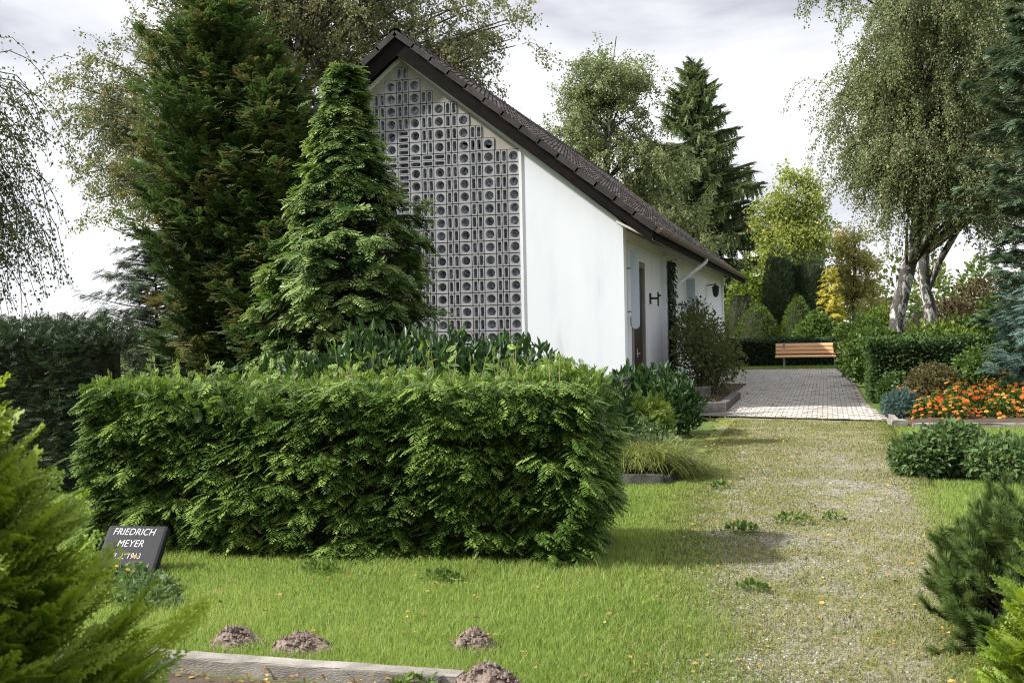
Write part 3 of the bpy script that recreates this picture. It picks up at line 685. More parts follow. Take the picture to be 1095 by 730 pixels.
def conifer(name, label, base, H, rad, nb, per, size, m, seed, cat='tree', group=None, tm=None, up=.35, droop=.6, start=.02, tipt=.25, spr_droop=.35, inner=True, trunk_r=None, lump=.18, tint0=.45, lean=(0,0), fan=60, edge=1.5, spread=.05):
    """crown of whorled branches, each ending in a fan of scale-leaf sprays; rad(t) is the outline radius at height fraction t"""
    rng = np.random.default_rng(seed); tm = tm or SPR1
    base = np.asarray(base, float); T_ = thing(name, label, cat, base, group)
    g, gt = Geo(), Geo(); tr = trunk_r or .018*H
    tp = np.array([[lean[0]*t**1.3, lean[1]*t**1.3, H*t*.98] for t in np.linspace(0, 1, 7)])
    gt.tube(base+tp, tr*(1-np.linspace(0, .95, 7)), 7)
    P, D, N, Sz, Ti = [], [], [], [], []
    for b in range(nb):
        t = start+(1-start)*(b+rng.uniform())/nb; az = b*2.39996+rng.uniform(-.4, .4)
        R_ = rad(t)*(1+lump*rng.normal()*.8+lump*.6*math.sin(az*3+t*17+seed))
        if R_ < .05: R_ = .05
        p0 = base+np.array([lean[0]*t**1.3, lean[1]*t**1.3, H*t]); d0 = np.array([math.cos(az), math.sin(az), up*(1 if t < .8 else 1+5*(t-.8))])
        c = curve(p0, d0, R_*math.hypot(1, up*.6), 6, droop, rng, .06)
        if R_ > .3: gt.tube(c, np.linspace(tr*.22, tr*.05, 6), 4, cap=False)
        bt = rng.normal()*.09
        k = max(3, int(per*(.35+.65*R_/max(1e-3, rad(.1)))))
        u = 1-np.abs(rng.uniform(0, 1, k))**edge*.85
        ii = np.clip(u*5, 0, 4.999); i0 = ii.astype(int); fr = (ii-i0)[:,None]
        q = c[i0]*(1-fr)+c[i0+1]*fr; dd = unit(c[i0+1]-c[i0])
        side = unit(np.cross(dd, UP)); a = np.radians(rng.uniform(-fan, fan, k))[:,None]
        dv = dd*np.cos(a)+side*np.sin(a)+UP*rng.normal(-.10, .22, k)[:,None]-UP*spr_droop*.6
        P.append(q+side*rng.normal(0, spread*R_, k)[:,None]+UP*rng.normal(0, spread*.6, k)[:,None]*R_); D.append(dv); N.append(UP+.5*dd+rng.normal(0, .3, (k, 3)))
        Sz.append(size*rng.uniform(.7, 1.25, k)*(.75+.35*u)); Ti.append(tint0+bt+tipt*(u-.6)+rng.normal(0, .09, k))
    P, D, N, Sz, Ti = map(np.concatenate, (P, D, N, Sz, Ti))
    scatter_mix(g, tm, rng, P, D, N, Sz, np.clip(Ti, 0, 1))
    g.build('crown', m, T_); gt.build('trunk', M_trunk, T_, smooth=True)
    return T_

def leafy(name, label, base, blobs, n, size, m, seed, cat='shrub', group=None, tms=None, stems=6, shell=.45, upb=.5, outb=.7, tintv=.16, gap=.35, droop=0, hvar=.3, part='foliage', stem_mat=None, floor=.02, tint0=.45):
    """shrub: leaves spread through lumpy ellipsoids (centre, radii) given relative to the base; stems reach into it"""
    rng = np.random.default_rng(seed); tms = tms or LEAF; base = np.asarray(base, float); T_ = thing(name, label, cat, base, group)
    g, gs = Geo(), Geo(); vol = np.array([np.prod(b[1])**(2/3) for b in blobs]); vol = vol/vol.sum()
    for (c, r), f in zip(blobs, vol):
        c = np.asarray(c, float); r = np.asarray(r, float); k = int(n*f*1.5)
        d = unit(rng.normal(size=(k, 3))); rr_ = 1-shell*rng.uniform(0, 1, k)**1.4
        nz_ = noise2(d[:,0]*2+d[:,2]*1.3, d[:,1]*2-d[:,2], seed, 1.6)
        fin = noise2(d[:,0]*5+d[:,2]*3.1, d[:,1]*5-d[:,2]*2.2, seed+3, 1.7)
        keep = (fin > -gap-.5*rng.uniform(0, 1, k))
        rr_ = rr_*(1+hvar*.5*nz_+.10*fin)
        p = base+c+d*rr_[:,None]*r; keep &= p[:,2] > floor
        p, dn, fk = p[keep], unit(d/r)[keep], fin[keep]; k = len(p)
        D = outb*dn+UP*(.15-droop)+rng.normal(0, .55, (k, 3)); N = UP*upb+dn*.6+rng.normal(0, .4, (k, 3))
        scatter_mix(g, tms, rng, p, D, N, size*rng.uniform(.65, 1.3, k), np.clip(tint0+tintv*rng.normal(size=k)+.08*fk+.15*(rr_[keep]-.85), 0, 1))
        for s_ in range(max(1, int(stems*f+.5)) if stems else 0):
            e_ = base+c+unit(rng.normal(size=3)*[1,1,.5]+UP*.5)*r*.75; b0 = base+np.array([c[0]*.5+rng.normal()*.05, c[1]*.5+rng.normal()*.05, 0])
            gs.tube(curve(b0, e_-b0+UP*.3, np.linalg.norm(e_-b0), 5, .2), np.linspace(.016, .005, 5), 4, cap=False)
    g.build(part, m, T_)
    if stems: gs.build('stems', stem_mat or M_twig, T_)
    return T_

def bezier(a, b, c, n=7):
    t = np.linspace(0, 1, n)[:,None]; return (1-t)**2*a+2*t*(1-t)*b+t*t*c
def tree(name, label, base, trunk, rads, lobes, m, seed, nclus=60, cr=.9, twigs=9, leaves=26, lsize=.07, droop=1.0, twl=.9, barks=M_bark, group=None, limb_r=.07, tintv=.15, tms=None, side_trunks=(), updir=.2):
    """broadleaf tree: limbs run to clusters placed in the lobes [(centre, radii, weight)], hanging twigs carry the leaves"""
    rng = np.random.default_rng(seed); base = np.asarray(base, float); T_ = thing(name, label, 'tree', base, group); tms = tms or LEAF
    gt, gl, gw = Geo(), Geo(), Geo(); tp = base+np.asarray(trunk, float)
    tt = np.linspace(0, 1, 14); k0 = np.linspace(0, 1, len(tp)); tpf = np.stack([np.interp(tt, k0, tp[:,i]) for i in range(3)], 1); rf = np.interp(tt, k0, rads)
    tpf[1:-1] += rng.normal(0, .03, (12, 3))*[1, 1, 0]
    gt.tube(tpf, rf*(1+.07*rng.normal(size=14)), 11)
    wts = np.array([l[2] for l in lobes], float); wts /= wts.sum()
    cl = rng.choice(len(lobes), nclus, p=wts)
    P, D, N, Sz, Ti = [], [], [], [], []
    for c_ in cl:
        c0, r_, _ = lobes[c_]; d = unit(rng.normal(size=3)); c = base+np.asarray(c0, float)+d*np.asarray(r_, float)*rng.uniform(.25, 1)**.5
        hd = np.linalg.norm(c[:2]-tpf[:,:2].mean(0)); j = int(np.argmin(np.abs(tpf[:,2]-(c[2]-.55*hd-.3)))); j = min(max(j, 4), 13)
        a = tpf[j]; mid = a*.45+c*.55+UP*(.18*np.linalg.norm(c-a))+rng.normal(0, .15, 3)
        lp = bezier(a, mid, c, 7); ll = np.linalg.norm(c-a)
        gt.tube(lp, np.linspace(min(rf[j]*.5, limb_r*(.5+.12*ll)), .012, 7), 5, cap=False, mat=1)
        ct = rng.normal()*tintv*.7
        for w_ in range(twigs):
            s0 = lp[rng.integers(4, 7)]+rng.normal(0, .35, 3)*cr*[1, 1, .6]
            out = s0-tpf[:,:].mean(0); out[2] = 0
            dv = unit(out)*.6+rng.normal(0, .6, 3)+UP*updir
            L_ = twl*rng.uniform(.5, 1.3); cu = curve(s0, dv, L_, 6, droop*rng.uniform(.6, 1.3)*2.2, rng, .08)
            gw.tube(cu, np.linspace(.010, .003, 6), 3, cap=False)
            k = max(3, int(leaves*rng.uniform(.6, 1.3))); u = rng.uniform(.08, 1, k)*5; i0 = np.minimum(u.astype(int), 4); fr = (u-i0)[:,None]
            q = cu[i0]*(1-fr)+cu[i0+1]*fr+rng.normal(0, lsize*.9, (k, 3))
            dd = unit(cu[i0+1]-cu[i0])*.4+rng.normal(0, .6, (k, 3))-UP*.45*min(1, droop)
            P.append(q); D.append(dd); N.append(rng.normal(0, 1, (k, 3))+UP*.5); Sz.append(lsize*rng.uniform(.65, 1.25, k)); Ti.append(.45+ct+tintv*rng.normal(size=k)*.9)
    P, D, N, Sz, Ti = map(np.concatenate, (P, D, N, Sz, Ti)); Ti = np.clip(Ti, 0, 1)
    Ti = np.where(rng.uniform(size=len(Ti)) < .03, 1.0, Ti)
    scatter_mix(gl, tms, rng, P, D, N, Sz, Ti)
    for (pts, rs) in side_trunks: gt.tube(base+np.asarray(pts, float), rs, 9)
    cr_ = gl.build('crown', m, T_); gw.build('twigs', M_twig, cr_); gt.build('trunk', [barks, M_twig if barks is M_bark else barks], T_, smooth=True)
    print(name, 'leaves', len(P)); return T_

def hedge_box(name, label, lo, hi, n, size, m, seed, tms, core=.16, depth=.10, lump=.10, top=True, cat='hedge', faces='fblrt', tint0=.42, droop=.35, tipvar=.14, shoots=0, cone=None, group=None, flare=0.0, inner_n=.35, per=None, outw=.8, shag=1.0, clump=0):
    """clipped hedge: sprays or leaves on a lumpy box surface over a mass of inner branches"""
    rng = np.random.default_rng(seed); lo = np.asarray(lo, float); hi = np.asarray(hi, float); base = np.array([(lo[0]+hi[0])/2, (lo[1]+hi[1])/2, 0]); T_ = thing(name, label, cat, base, group)
    d = hi-lo; g = Geo(); fl = []
    fr = dict(f=((0,-1,0), d[0]*d[2]), b=((0,1,0), d[0]*d[2]*.5), l=((-1,0,0), d[1]*d[2]), r=((1,0,0), d[1]*d[2]), t=((0,0,1), d[0]*d[1]))
    tot = sum(fr[f][1] for f in faces)
    for f in faces:
        nv, ar = fr[f]; nv = np.array(nv, float); k = int(n*ar/tot)
        for layer, frac in ((0, 1.0), (1, inner_n)):
            kk = int(k*frac); uvw = rng.uniform(0, 1, (kk, 3)); ax = int(np.argmax(np.abs(nv)))
            uvw[:,ax] = 1.0 if nv.sum() > 0 else 0.0
            p = lo+uvw*d
            a_, b_ = [i for i in range(3) if i != ax]
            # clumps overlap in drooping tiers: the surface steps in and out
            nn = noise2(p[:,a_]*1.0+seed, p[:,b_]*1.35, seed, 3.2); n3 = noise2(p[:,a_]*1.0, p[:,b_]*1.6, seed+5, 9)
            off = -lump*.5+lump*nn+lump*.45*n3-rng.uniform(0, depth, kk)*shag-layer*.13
            keep = np.ones(kk, bool) if layer else (nn*.6+n3*.55 > -.85+rng.normal(0, .2, kk))
            # round the corners
            p = p+nv*off[:,None]
            e = np.minimum(p-lo, hi-p); rc = .16
            for (i, j) in ((0, 2), (1, 2), (0, 1)):
                pass
            top_c = np.clip(1-(hi[2]-p[:,2])/.14, 0, 1)
            p[:,0] -= np.sign(p[:,0]-base[0])*top_c**2*.05; p[:,1] -= np.sign(p[:,1]-base[1])*top_c**2*.05
            p, off, nn, n3 = p[keep], off[keep], nn[keep], n3[keep]; kk = len(p)
            side = unit(np.cross(UP if ax != 2 else np.array([0,1.,0]), nv))
            if clump and ax != 2:
                m_ = max(1, kk//clump); ci = rng.permutation(kk)[:m_]; w_ = rng.integers(0, m_, kk); cp = p[ci][w_]
                az = rng.uniform(-1.25, 1.25, kk)[:,None]; tier = rng.uniform(0, 1, kk)[:,None]
                p = cp+side*np.sin(az)*.03+UP*(tier-.5)*.05; hd = nv*np.cos(az)+side*np.sin(az)
                D = hd*.9-UP*(droop*.45)+UP*rng.normal(.10, .16, kk)[:,None]; N = UP+hd*.22+rng.normal(0, .16, (kk, 3))
                n3 = n3[ci][w_]; off = off[ci][w_]+.02*(tier[:,0]-.5)
            elif ax == 2: D = UP*.55+rng.normal(0, .6, (kk, 3)); N = rng.normal(0, 1, (kk, 3))+np.array([0,0,.3])
            else: D = nv*outw+side*rng.normal(0, .65, kk)[:,None]-UP*droop+UP*rng.normal(0, .22, kk)[:,None]; N = UP*.9+nv*.55+rng.normal(0, .25, (kk, 3))
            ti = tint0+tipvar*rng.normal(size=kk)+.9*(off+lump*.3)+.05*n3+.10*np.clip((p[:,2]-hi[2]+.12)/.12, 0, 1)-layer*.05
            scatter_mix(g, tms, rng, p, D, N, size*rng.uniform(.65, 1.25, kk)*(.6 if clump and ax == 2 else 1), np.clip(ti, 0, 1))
    g.build('foliage', m, T_)
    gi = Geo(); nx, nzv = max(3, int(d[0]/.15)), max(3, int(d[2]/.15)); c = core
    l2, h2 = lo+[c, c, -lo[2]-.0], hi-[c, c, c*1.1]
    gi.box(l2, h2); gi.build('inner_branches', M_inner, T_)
    if shoots:
        gs = Geo(); gl = Geo(); P = []
        for k in range(shoots):
            p0 = np.array([rng.uniform(lo[0]+.1, hi[0]-.15), rng.uniform(lo[1]+.1, hi[1]-.1), hi[2]-.05]); L_ = rng.uniform(.08, .30)
            cu = curve(p0, UP+rng.normal(0, .18, 3), L_, 5, .1, rng, .08); gs.tube(cu, np.linspace(.0032, .0015, 5), 4, cap=False)
            for j in range(rng.integers(2, 6)):
                q = cu[rng.integers(1, 5)]; P.append((q, rng.normal(0, .6, 3)+UP*.7))
        P_ = np.array([p for p, _ in P]); D_ = np.array([d_ for _, d_ in P])
        scatter_mix(gl, tms, rng, P_, D_, rng.normal(0, 1, (len(P_), 3)), size*.55*rng.uniform(.5, 1, len(P_)), np.clip(rng.normal(.75, .12, len(P_)), 0, 1))
        so_ = gs.build('shoots', M_shoot, T_); so_['kind'] = 'stuff'; gl.build('shoot_tips', m, so_)
    return T_
M_shoot = surfmat('pale_shoot', [(.3,(.20,.17,.09)),(.7,(.30,.27,.14))], 8, .8, 0)

# ---- the long clipped hedge in front
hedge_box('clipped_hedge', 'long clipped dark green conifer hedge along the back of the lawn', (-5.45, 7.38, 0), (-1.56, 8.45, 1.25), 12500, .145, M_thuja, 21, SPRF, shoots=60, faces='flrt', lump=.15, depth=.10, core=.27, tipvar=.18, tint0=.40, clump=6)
# ---- hedge far left
hedge_box('yew_hedge', 'dark tall yew hedge at the left edge behind the bright foreground bush', (-12.5, 10.0, 0), (-7.55, 11.6, 1.80), 7500, .13, M_dark, 22, SPR1, faces='frt', lump=.16, depth=.16, core=.25, droop=-.45, tint0=.45, outw=.5)
# ---- bright thuja close to the camera, left
conifer('foreground_thuja', 'bright green bushy conifer filling the lower left corner in the foreground', (-1.79, 1.95, 0), 1.31, lambda t: .44*(1-t)**.50*(.75+.25*math.sin(3.1*min(1, t*1.6)))+.03, 250, 30, .135, M_thujaN, 31, cat='shrub', tm=SPR3, up=1.0, droop=.2, spr_droop=-.6, start=.02, tipt=.75, tint0=.34, lump=.22, fan=50)
conifer('foreground_thuja', 'small bright green conifer cut off by the lower right corner', (.745, 3.95, 0), .77, lambda t: .24*(1-t)**.5+.02, 110, 18, .115, M_thujaN, 32, cat='shrub', tm=SPR3, up=1.0, droop=.2, spr_droop=-.6, tint0=.42, tipt=.45, lump=.15)
# ---- conical cypress before the gable, darker thuja behind, irregular dark conifer
conifer('conical_cypress', 'bright tipped conical conifer standing before the concrete block screen', (-6.10, 14.0, 0), 5.15, lambda t: 1.72*(1-t)**1.0*(.90+.10*math.cos(t*11))+.05, 460, 48, .20, M_cyp, 41, tm=SPRG, up=.12, droop=.22, tipt=.60, tint0=.34, lump=.20, fan=75, spr_droop=.05, edge=2.2, spread=.04)
conifer('dark_thuja', 'tall dark conifer with bronze tinged foliage behind the conical one', (-10.0, 17.4, 0), 8.0, lambda t: 1.05*min(1, (1-t)*2.1)**.7*(.8+.2*min(1, t*4)), 420, 66, .21, M_dthuja, 42, tm=SPRG, up=1.5, droop=.35, tipt=.35, tint0=.44, lump=.34, spr_droop=.0, spread=.10, edge=1.3)
conifer('dark_thuja', 'shorter dark conifer leaning against the taller bronze tinged one', (-8.85, 17.2, 0), 6.3, lambda t: .88*min(1, (1-t)*2.2)**.7*(.8+.2*min(1, t*4)), 300, 60, .21, M_dthuja, 43, tm=SPRG, up=1.5, droop=.35, tipt=.35, tint0=.47, lump=.32, spr_droop=.0, spread=.10, edge=1.3)
conifer('spreading_conifer', 'low blackish conifer with ragged layered branches near the left sky gap', (-12.25, 19.0, 0), 3.6, lambda t: 1.75*(1-t)**.75+.08, 190, 75, .17, M_dark, 44, tm=SPRC, up=.2, droop=.15, tipt=.2, tint0=.5, lump=.45, spr_droop=.1)
# ---- broadleaf trees behind
tree('birch', 'broad yellowing birch spreading behind the chapel ridge and dark conifers', (-15.2, 30, 0), [(0,0,0),(.2,0,3),(-.1,.1,6),(.5,0,9),(1.2,.1,12),(1.4,0,15)], [.30,.26,.22,.16,.10,.03],
     [((-3.2,0,9.0),(3.4,2.4,2.6),3.2),((-4.6,0,6.6),(2.2,2,1.9),1.7),((1.0,0,11.5),(3.8,2.6,2.8),3),((4.4,0,9.6),(2.9,2.2,1.9),2.0),((5.2,0,7.6),(2.6,2,1.3),.9),((-1.2,0,13),(3.4,2.4,2.2),2.2)], M_birchy, 51, nclus=290, cr=.95, twigs=11, leaves=58, lsize=.092, droop=.75, twl=1.0, group='birches', limb_r=.07)
tree('birch', 'weeping birch with hanging strands at the far left edge', (-13.5, 13.4, 0), [(0,0,0),(.1,0,2),(.3,0,4),(.5,0,6.5)], [.16,.13,.10,.03],
     [((1.55,-.2,4.6),(1.15,1.0,1.0),1),((1.9,-.2,3.4),(.85,.8,.8),.9),((.9,0,5.6),(1.2,1,.9),1)], M_weep, 52, nclus=70, cr=.55, twigs=9, leaves=46, lsize=.05, droop=1.7, twl=1.35, group='birches', limb_r=.05, updir=.0)
tree('birch', 'loose upright birch rising behind the middle of the chapel roof', (-9.9, 52, 0), [(0,0,0),(.1,0,5),(.2,0,9),(.5,0,12.5),(.8,0,15)], [.26,.22,.15,.08,.02],
     [((-.1,0,13.3),(1.5,1.5,1.9),1.3),((-1.0,0,11),(1.8,1.8,1.7),1.3),((1.6,0,11.6),(1.2,1.3,2.2),.8),((.2,0,8.6),(2.6,2,2.0),2),((2.9,0,8.0),(1.7,1.6,2.4),1.4),((2.8,0,5.0),(2.8,1.8,2.2),1.2)], M_birch, 53, nclus=150, cr=.9, twigs=9, leaves=40, lsize=.12, droop=.7, twl=1.0, group='birches', limb_r=.06)
tree('birch', 'large leaning birch with a black and white trunk above the right hedge', (1.55, 30, 0), [(0,0,0),(.12,0,1.5),(.72,0,4.0),(.95,0,7),(1.0,0,10),(1.2,0,13)], [.27,.22,.175,.14,.10,.03],
     [((.0,-.4,9.4),(1.6,1.8,2.4),2.2),((-.1,-.3,6.9),(1.25,1.6,1.4),1.5),((1.3,-.8,7.6),(1.8,1.6,2.6),2.4),((1.0,-.8,5.4),(1.9,1.5,1.3),1.7),((2.0,0,11),(2.2,2,2),1.4),((2.6,.2,6.4),(1.4,1.4,1.2),.8),((.3,-.9,5.5),(1.2,1.0,.8),1.1),((1.5,-1.0,5.0),(1.4,.8,.8),1.3)], M_birch, 54, nclus=185, cr=.85, twigs=11, leaves=66, lsize=.066, droop=1.5, twl=1.25, group='birches', limb_r=.06, updir=.0)
tree('birch', 'forked slimmer birch just behind the leaning one', (2.78, 32, 0), [(0,0,0),(-.15,0,1.6),(-.25,0,2.6),(-.1,0,5),(.3,0,8),(.5,0,11)], [.20,.165,.135,.11,.08,.03],
     [((.6,0,8.6),(2.2,1.8,2.4),1.5),((1.6,0,6.2),(2.0,1.7,1.8),1.4),((2.4,0,6.4),(1.6,1.4,1.2),.7)], M_birch, 55, nclus=150, cr=.8, twigs=10, leaves=60, lsize=.07, droop=1.4, twl=1.2, group='birches', limb_r=.06, updir=.0,
     side_trunks=[([(-.22,0,2.3),(.15,0,3.2),(1.2,.1,5.0),(2.0,.2,6.4)], [.10,.09,.06,.03])])
tree('deciduous_tree', 'yellow green leafy tree in the gap beyond the garden', (-1.55, 62, 0), [(0,0,0),(0,0,4),(.1,0,7),(.2,0,9.5)], [.2,.16,.1,.02],
     [((.3,0,8.2),(1.5,1.4,1.4),1.3),((-.9,0,6.8),(1.5,1.4,1.3),1.2),((1.2,0,6.6),(1.3,1.3,1.1),1.1),((0,0,5),(2.2,1.8,1.4),1.5)], M_yelgr, 61, nclus=80, cr=.75, twigs=9, leaves=24, lsize=.17, droop=.15, twl=.7, barks=M_trunk, limb_r=.04, updir=.5)
tree('deciduous_tree', 'thin pale yellow tree beside the leaning birch in the far gap', (1.45, 64, 0), [(0,0,0),(.05,0,3),(.1,0,5),(.1,0,6.8)], [.14,.11,.07,.02],
     [((.1,0,5.8),(.8,.8,.9),1),((-.4,0,4.2),(.8,.8,1.0),.8),((.7,0,3.9),(.8,.8,1.0),.8),((.1,0,2.6),(1.2,1,.8),.8)], M_yellow, 62, nclus=48, cr=.5, twigs=7, leaves=26, lsize=.16, droop=.2, twl=.7, barks=M_trunk, limb_r=.03, updir=.4)
# ---- spruce behind the chapel: layered boughs with hanging twigs
def spruce(label, base, H, R_, seed):
    rng = np.random.default_rng(seed); base = np.asarray(base, float); T_ = thing('spruce', label, 'tree', base); g, gt = Geo(), Geo()
    gt.tube([base, base+UP*H*.5, base+UP*H*.985], [.28, .16, .015], 8); P, D, Sz, Ti = [], [], [], []
    z = .8
    while z < H-.15:
        t = z/H; L_ = R_*(1-t)**.85*1.05+.10; nb = 6; a0 = rng.uniform(0, 6.28)
        for b in range(nb):
            az = a0+b*2*np.pi/nb+rng.normal(0, .25); Lb = L_*rng.uniform(.7, 1.2)
            d0 = np.array([math.cos(az), math.sin(az), -.10-.35*(1-t)+.9*max(0, t-.7)*2])
            c = curve(base+UP*(z+rng.normal(0, .24)), d0, Lb, 8, -.75*(1-.4*t), rng, .03); gt.tube(c, np.linspace(.045*(1-t)+.012, .006, 8), 4, cap=False)
            k = int(22+Lb*46); u = rng.uniform(.02, 1, k)**.85*7; i0 = np.minimum(u.astype(int), 6); fr = (u-i0)[:,None]; q = c[i0]*(1-fr)+c[i0+1]*fr; dd = unit(c[i0+1]-c[i0]); sd_ = unit(np.cross(dd, UP))
            hang = (rng.uniform(size=k) < .32)[:,None]
            dv = np.where(hang, -UP*1.0+sd_*rng.normal(0, .25, k)[:,None]+dd*.25, dd*.8+sd_*rng.choice([-1,1], k)[:,None]*rng.uniform(.3, .9, k)[:,None]-UP*.1)
            P.append(q); D.append(dv); Sz.append(rng.uniform(.42, .9, k)*(.75+.3*(1-t))*np.where(hang[:,0], 1, .8)); Ti.append(np.clip(.45+.12*rng.normal(size=k)+.05*(u-4), 0, 1))
        z += rng.uniform(.28, .42)*(1.15-.35*t)
    P, D, Sz, Ti = map(np.concatenate, (P, D, Sz, Ti)); sp = [T_spray(np.random.default_rng(90+i), 6, .10, 0, .15, .26, 42, .2) for i in range(3)]
    scatter_mix(g, sp, rng, P, D, rng.normal(size=(len(P), 3))+UP*.4, Sz, Ti)
    g.build('crown', M_spruce, T_); gt.build('trunk', M_trunk, T_)
spruce('tall spruce with drooping boughs behind the far end of the roof', (-7.1, 66, 0), 16.6, 7.0, 71)
# ---- right-hand conifers
conifer('blue_cypress', 'tall blue green cypress at the right edge of the garden', (4.45, 23.2, 0), 11.5, lambda t: 1.35*min(1, (1-t)*1.9)**.75*(.7+.3*min(1, t*5)), 420, 70, .19, M_blue, 81, tm=SPRG, up=.45, droop=.2, tipt=.45, tint0=.42, lump=.30, edge=2.2, spread=.04, spr_droop=.0, start=.08, trunk_r=.11)
conifer('blue_juniper', 'low spreading blue grey juniper at the right edge behind the flowers', (3.75, 21.6, 0), 2.25, lambda t: .9*(1-t)**.6+.1, 150, 26, .24, M_bluej, 82, cat='shrub', tm=SPR1, up=.8, droop=.6, tipt=.35, tint0=.5, lump=.3, spr_droop=-.1)
# ---- right hedge and its shrubs
hedge_box('leafy_hedge', 'clipped leafy hedge to the right of the paving below the birches', (.78, 23.6, 0), (4.6, 26.4, 1.30), 15000, .075, M_rhedge, 91, LEAF, faces='flrt', lump=.09, depth=.09, core=.2, droop=.2, inner_n=.5, shoots=0)
for lab, b_, bl, n_, sz, m_, sd_ in (
    ('pale green leafy shrub growing against the leaning birch trunk', (2.35, 27.6, 0), [((0,0,.9),(.85,.6,.66)),((.7,.2,.78),(.7,.6,.58)),((-.55,.1,.7),(.5,.5,.55))], 3000, .11, M_lshrub, 1),
    ('mid green leafy shrub at the far corner where paving meets hedge', (.80, 34.5, 0), [((0,0,.75),(.55,.7,.8)),((.35,.4,1.0),(.6,.6,.8))], 2600, .11, M_shrub, 2),
    ('bushy shrub left of the leaning birch foot', (1.0, 29.5, 0), [((0,0,.8),(.7,.7,.7)),((.4,.2,.9),(.5,.5,.55))], 2600, .11, M_shrub, 3),
    ('bronze green shrub under the birch crown near the right edge', (4.8, 37, 0), [((0,0,1.7),(1.3,1,1.2)),((-1.0,.3,1.3),(1.0,.9,1.0))], 3600, .12, M_red, 4),
    ('dense dark shrub between the birches and the blue cypress', (4.2, 29, 0), [((0,0,1.2),(1.1,.8,1.0)),((-.9,.2,.9),(.8,.7,.8))], 3600, .11, M_shrub, 6)):
    leafy('garden_shrub', lab, b_, bl, n_, sz, m_, 900+sd_, stems=8, group='shrubs around the birches')
leafy('bronze_mound_shrub', 'rounded bronze green mound shrub behind the orange flowers', (1.85, 21.9, 0), [((0,0,.36),(.50,.5,.46))], 3200, .055, M_brown, 911, gap=.8, hvar=.15)
leafy('dwarf_spruce', 'small blue grey dwarf conifer mound at the paving corner', (1.20, 20.15, 0), [((0,0,.16),(.31,.33,.28))], 2600, .07, M_bluej, 912, tms=SPR1, gap=1, hvar=.15, upb=0)
leafy('boxwood_shrub', 'glossy dark green shrub between the hedge corner and the bronze mound', (1.25, 22.6, 0), [((0,0,.3),(.34,.32,.32))], 1800, .065, M_rhedge, 913)
leafy('rose_bush', 'leafy green bush behind the flowers right of the bronze mound', (2.75, 22.3, 0), [((0,0,.55),(.55,.45,.55)),((.5,0,.7),(.45,.4,.5))], 2300, .085, M_shrub, 914, gap=.15)
# green ground shrub on the right of the path
leafy('low_shrub', 'low spreading green shrub with pale edged leaves beside the path', (1.12, 12.5, 0), [((-.18,0,.18),(.32,.35,.24)),((.12,.1,.28),(.34,.4,.26))], 2600, .065, M_silver, 921, gap=.35, stems=10, tint0=.42)
leafy('low_shrub', 'wider low green shrub at the right edge behind the pine', (1.75, 12.2, 0), [((0,0,.20),(.46,.42,.22)),((.55,0,.16),(.4,.4,.2))], 2600, .065, M_silver, 922, gap=.35, stems=10, tint0=.4, group=None)
# ---- mountain pine
def T_tuft(rng, n=150):
    """pine shoot: needles packed along a short axis, spreading like a bottle brush with an upright tip"""
    V, Tt, tn = [], [], []
    for k in range(n):
        t = rng.uniform(0, 1)**.8; ph = rng.uniform(0, 6.28); a = math.radians(66-40*t+rng.normal()*9)
        d = np.array([math.cos(ph)*math.sin(a), math.cos(a), math.sin(ph)*math.sin(a)]); s = unit(np.cross(d, [0,1,.01])); p = np.array([0, t*.62, 0]); l = rng.uniform(.30, .44); i = len(V)
        V += [p-s*.011, p+s*.011, p+d*l+s*.006, p+d*l*.98-s*.006]; Tt.append((i, i+1, i+2, i+3)); tn.append(.28*t+rng.normal()*.05)
    return np.array(V), np.array(Tt), np.zeros((0,3),int), np.array(tn), np.zeros(0)
def mugo(label, base, seed):
    rng = np.random.default_rng(seed); base = np.asarray(base, float); T_ = thing('mountain_pine', label, 'shrub', base); g, gs = Geo(), Geo()
    tm = [T_tuft(np.random.default_rng(200+i)) for i in range(4)]
    P, D, Sz, Ti = [], [], [], []
    for b in range(230):
        az = rng.uniform(0, 6.28); el = rng.uniform(.0, 1.0); rad = .54*math.sqrt(max(.03, 1-el**2.4))*rng.uniform(.8, 1.05)
        tgt = base+np.array([math.cos(az)*rad, math.sin(az)*rad, 0.10+.70*el+.03*rng.normal()])
        c = bezier(base+rng.normal(0, .03, 3)*[1,1,0], base+np.array([math.cos(az)*rad*.8, math.sin(az)*rad*.8, .05+.25*el]), tgt, 7); gs.tube(c, np.linspace(.012, .004, 7), 5, cap=False)
        out = np.array([math.cos(az)*(1-el)*.9, math.sin(az)*(1-el)*.9, .75])
        for k in range(6):
            u = rng.uniform(.62, 1.0)*6; i = min(int(u), 5); q = c[i]+(c[i+1]-c[i])*(u-i)+rng.normal(0, .03, 3)
            P.append(q); D.append(out+rng.normal(0, .28, 3)); Sz.append(rng.uniform(.10, .155)); Ti.append(.30+.10*rng.normal()+.10*(u-4)/2)
    scatter_mix(g, tm, rng, np.array(P), np.array(D), rng.normal(size=(len(P), 3)), np.array(Sz), np.clip(Ti, 0, 1))
    g.build('needles', M_mugo, T_); gs.build('stems', M_trunk, T_)
mugo('dense dark green mountain pine bush beside the path at the lower right', (1.06, 5.95, 0), 101)
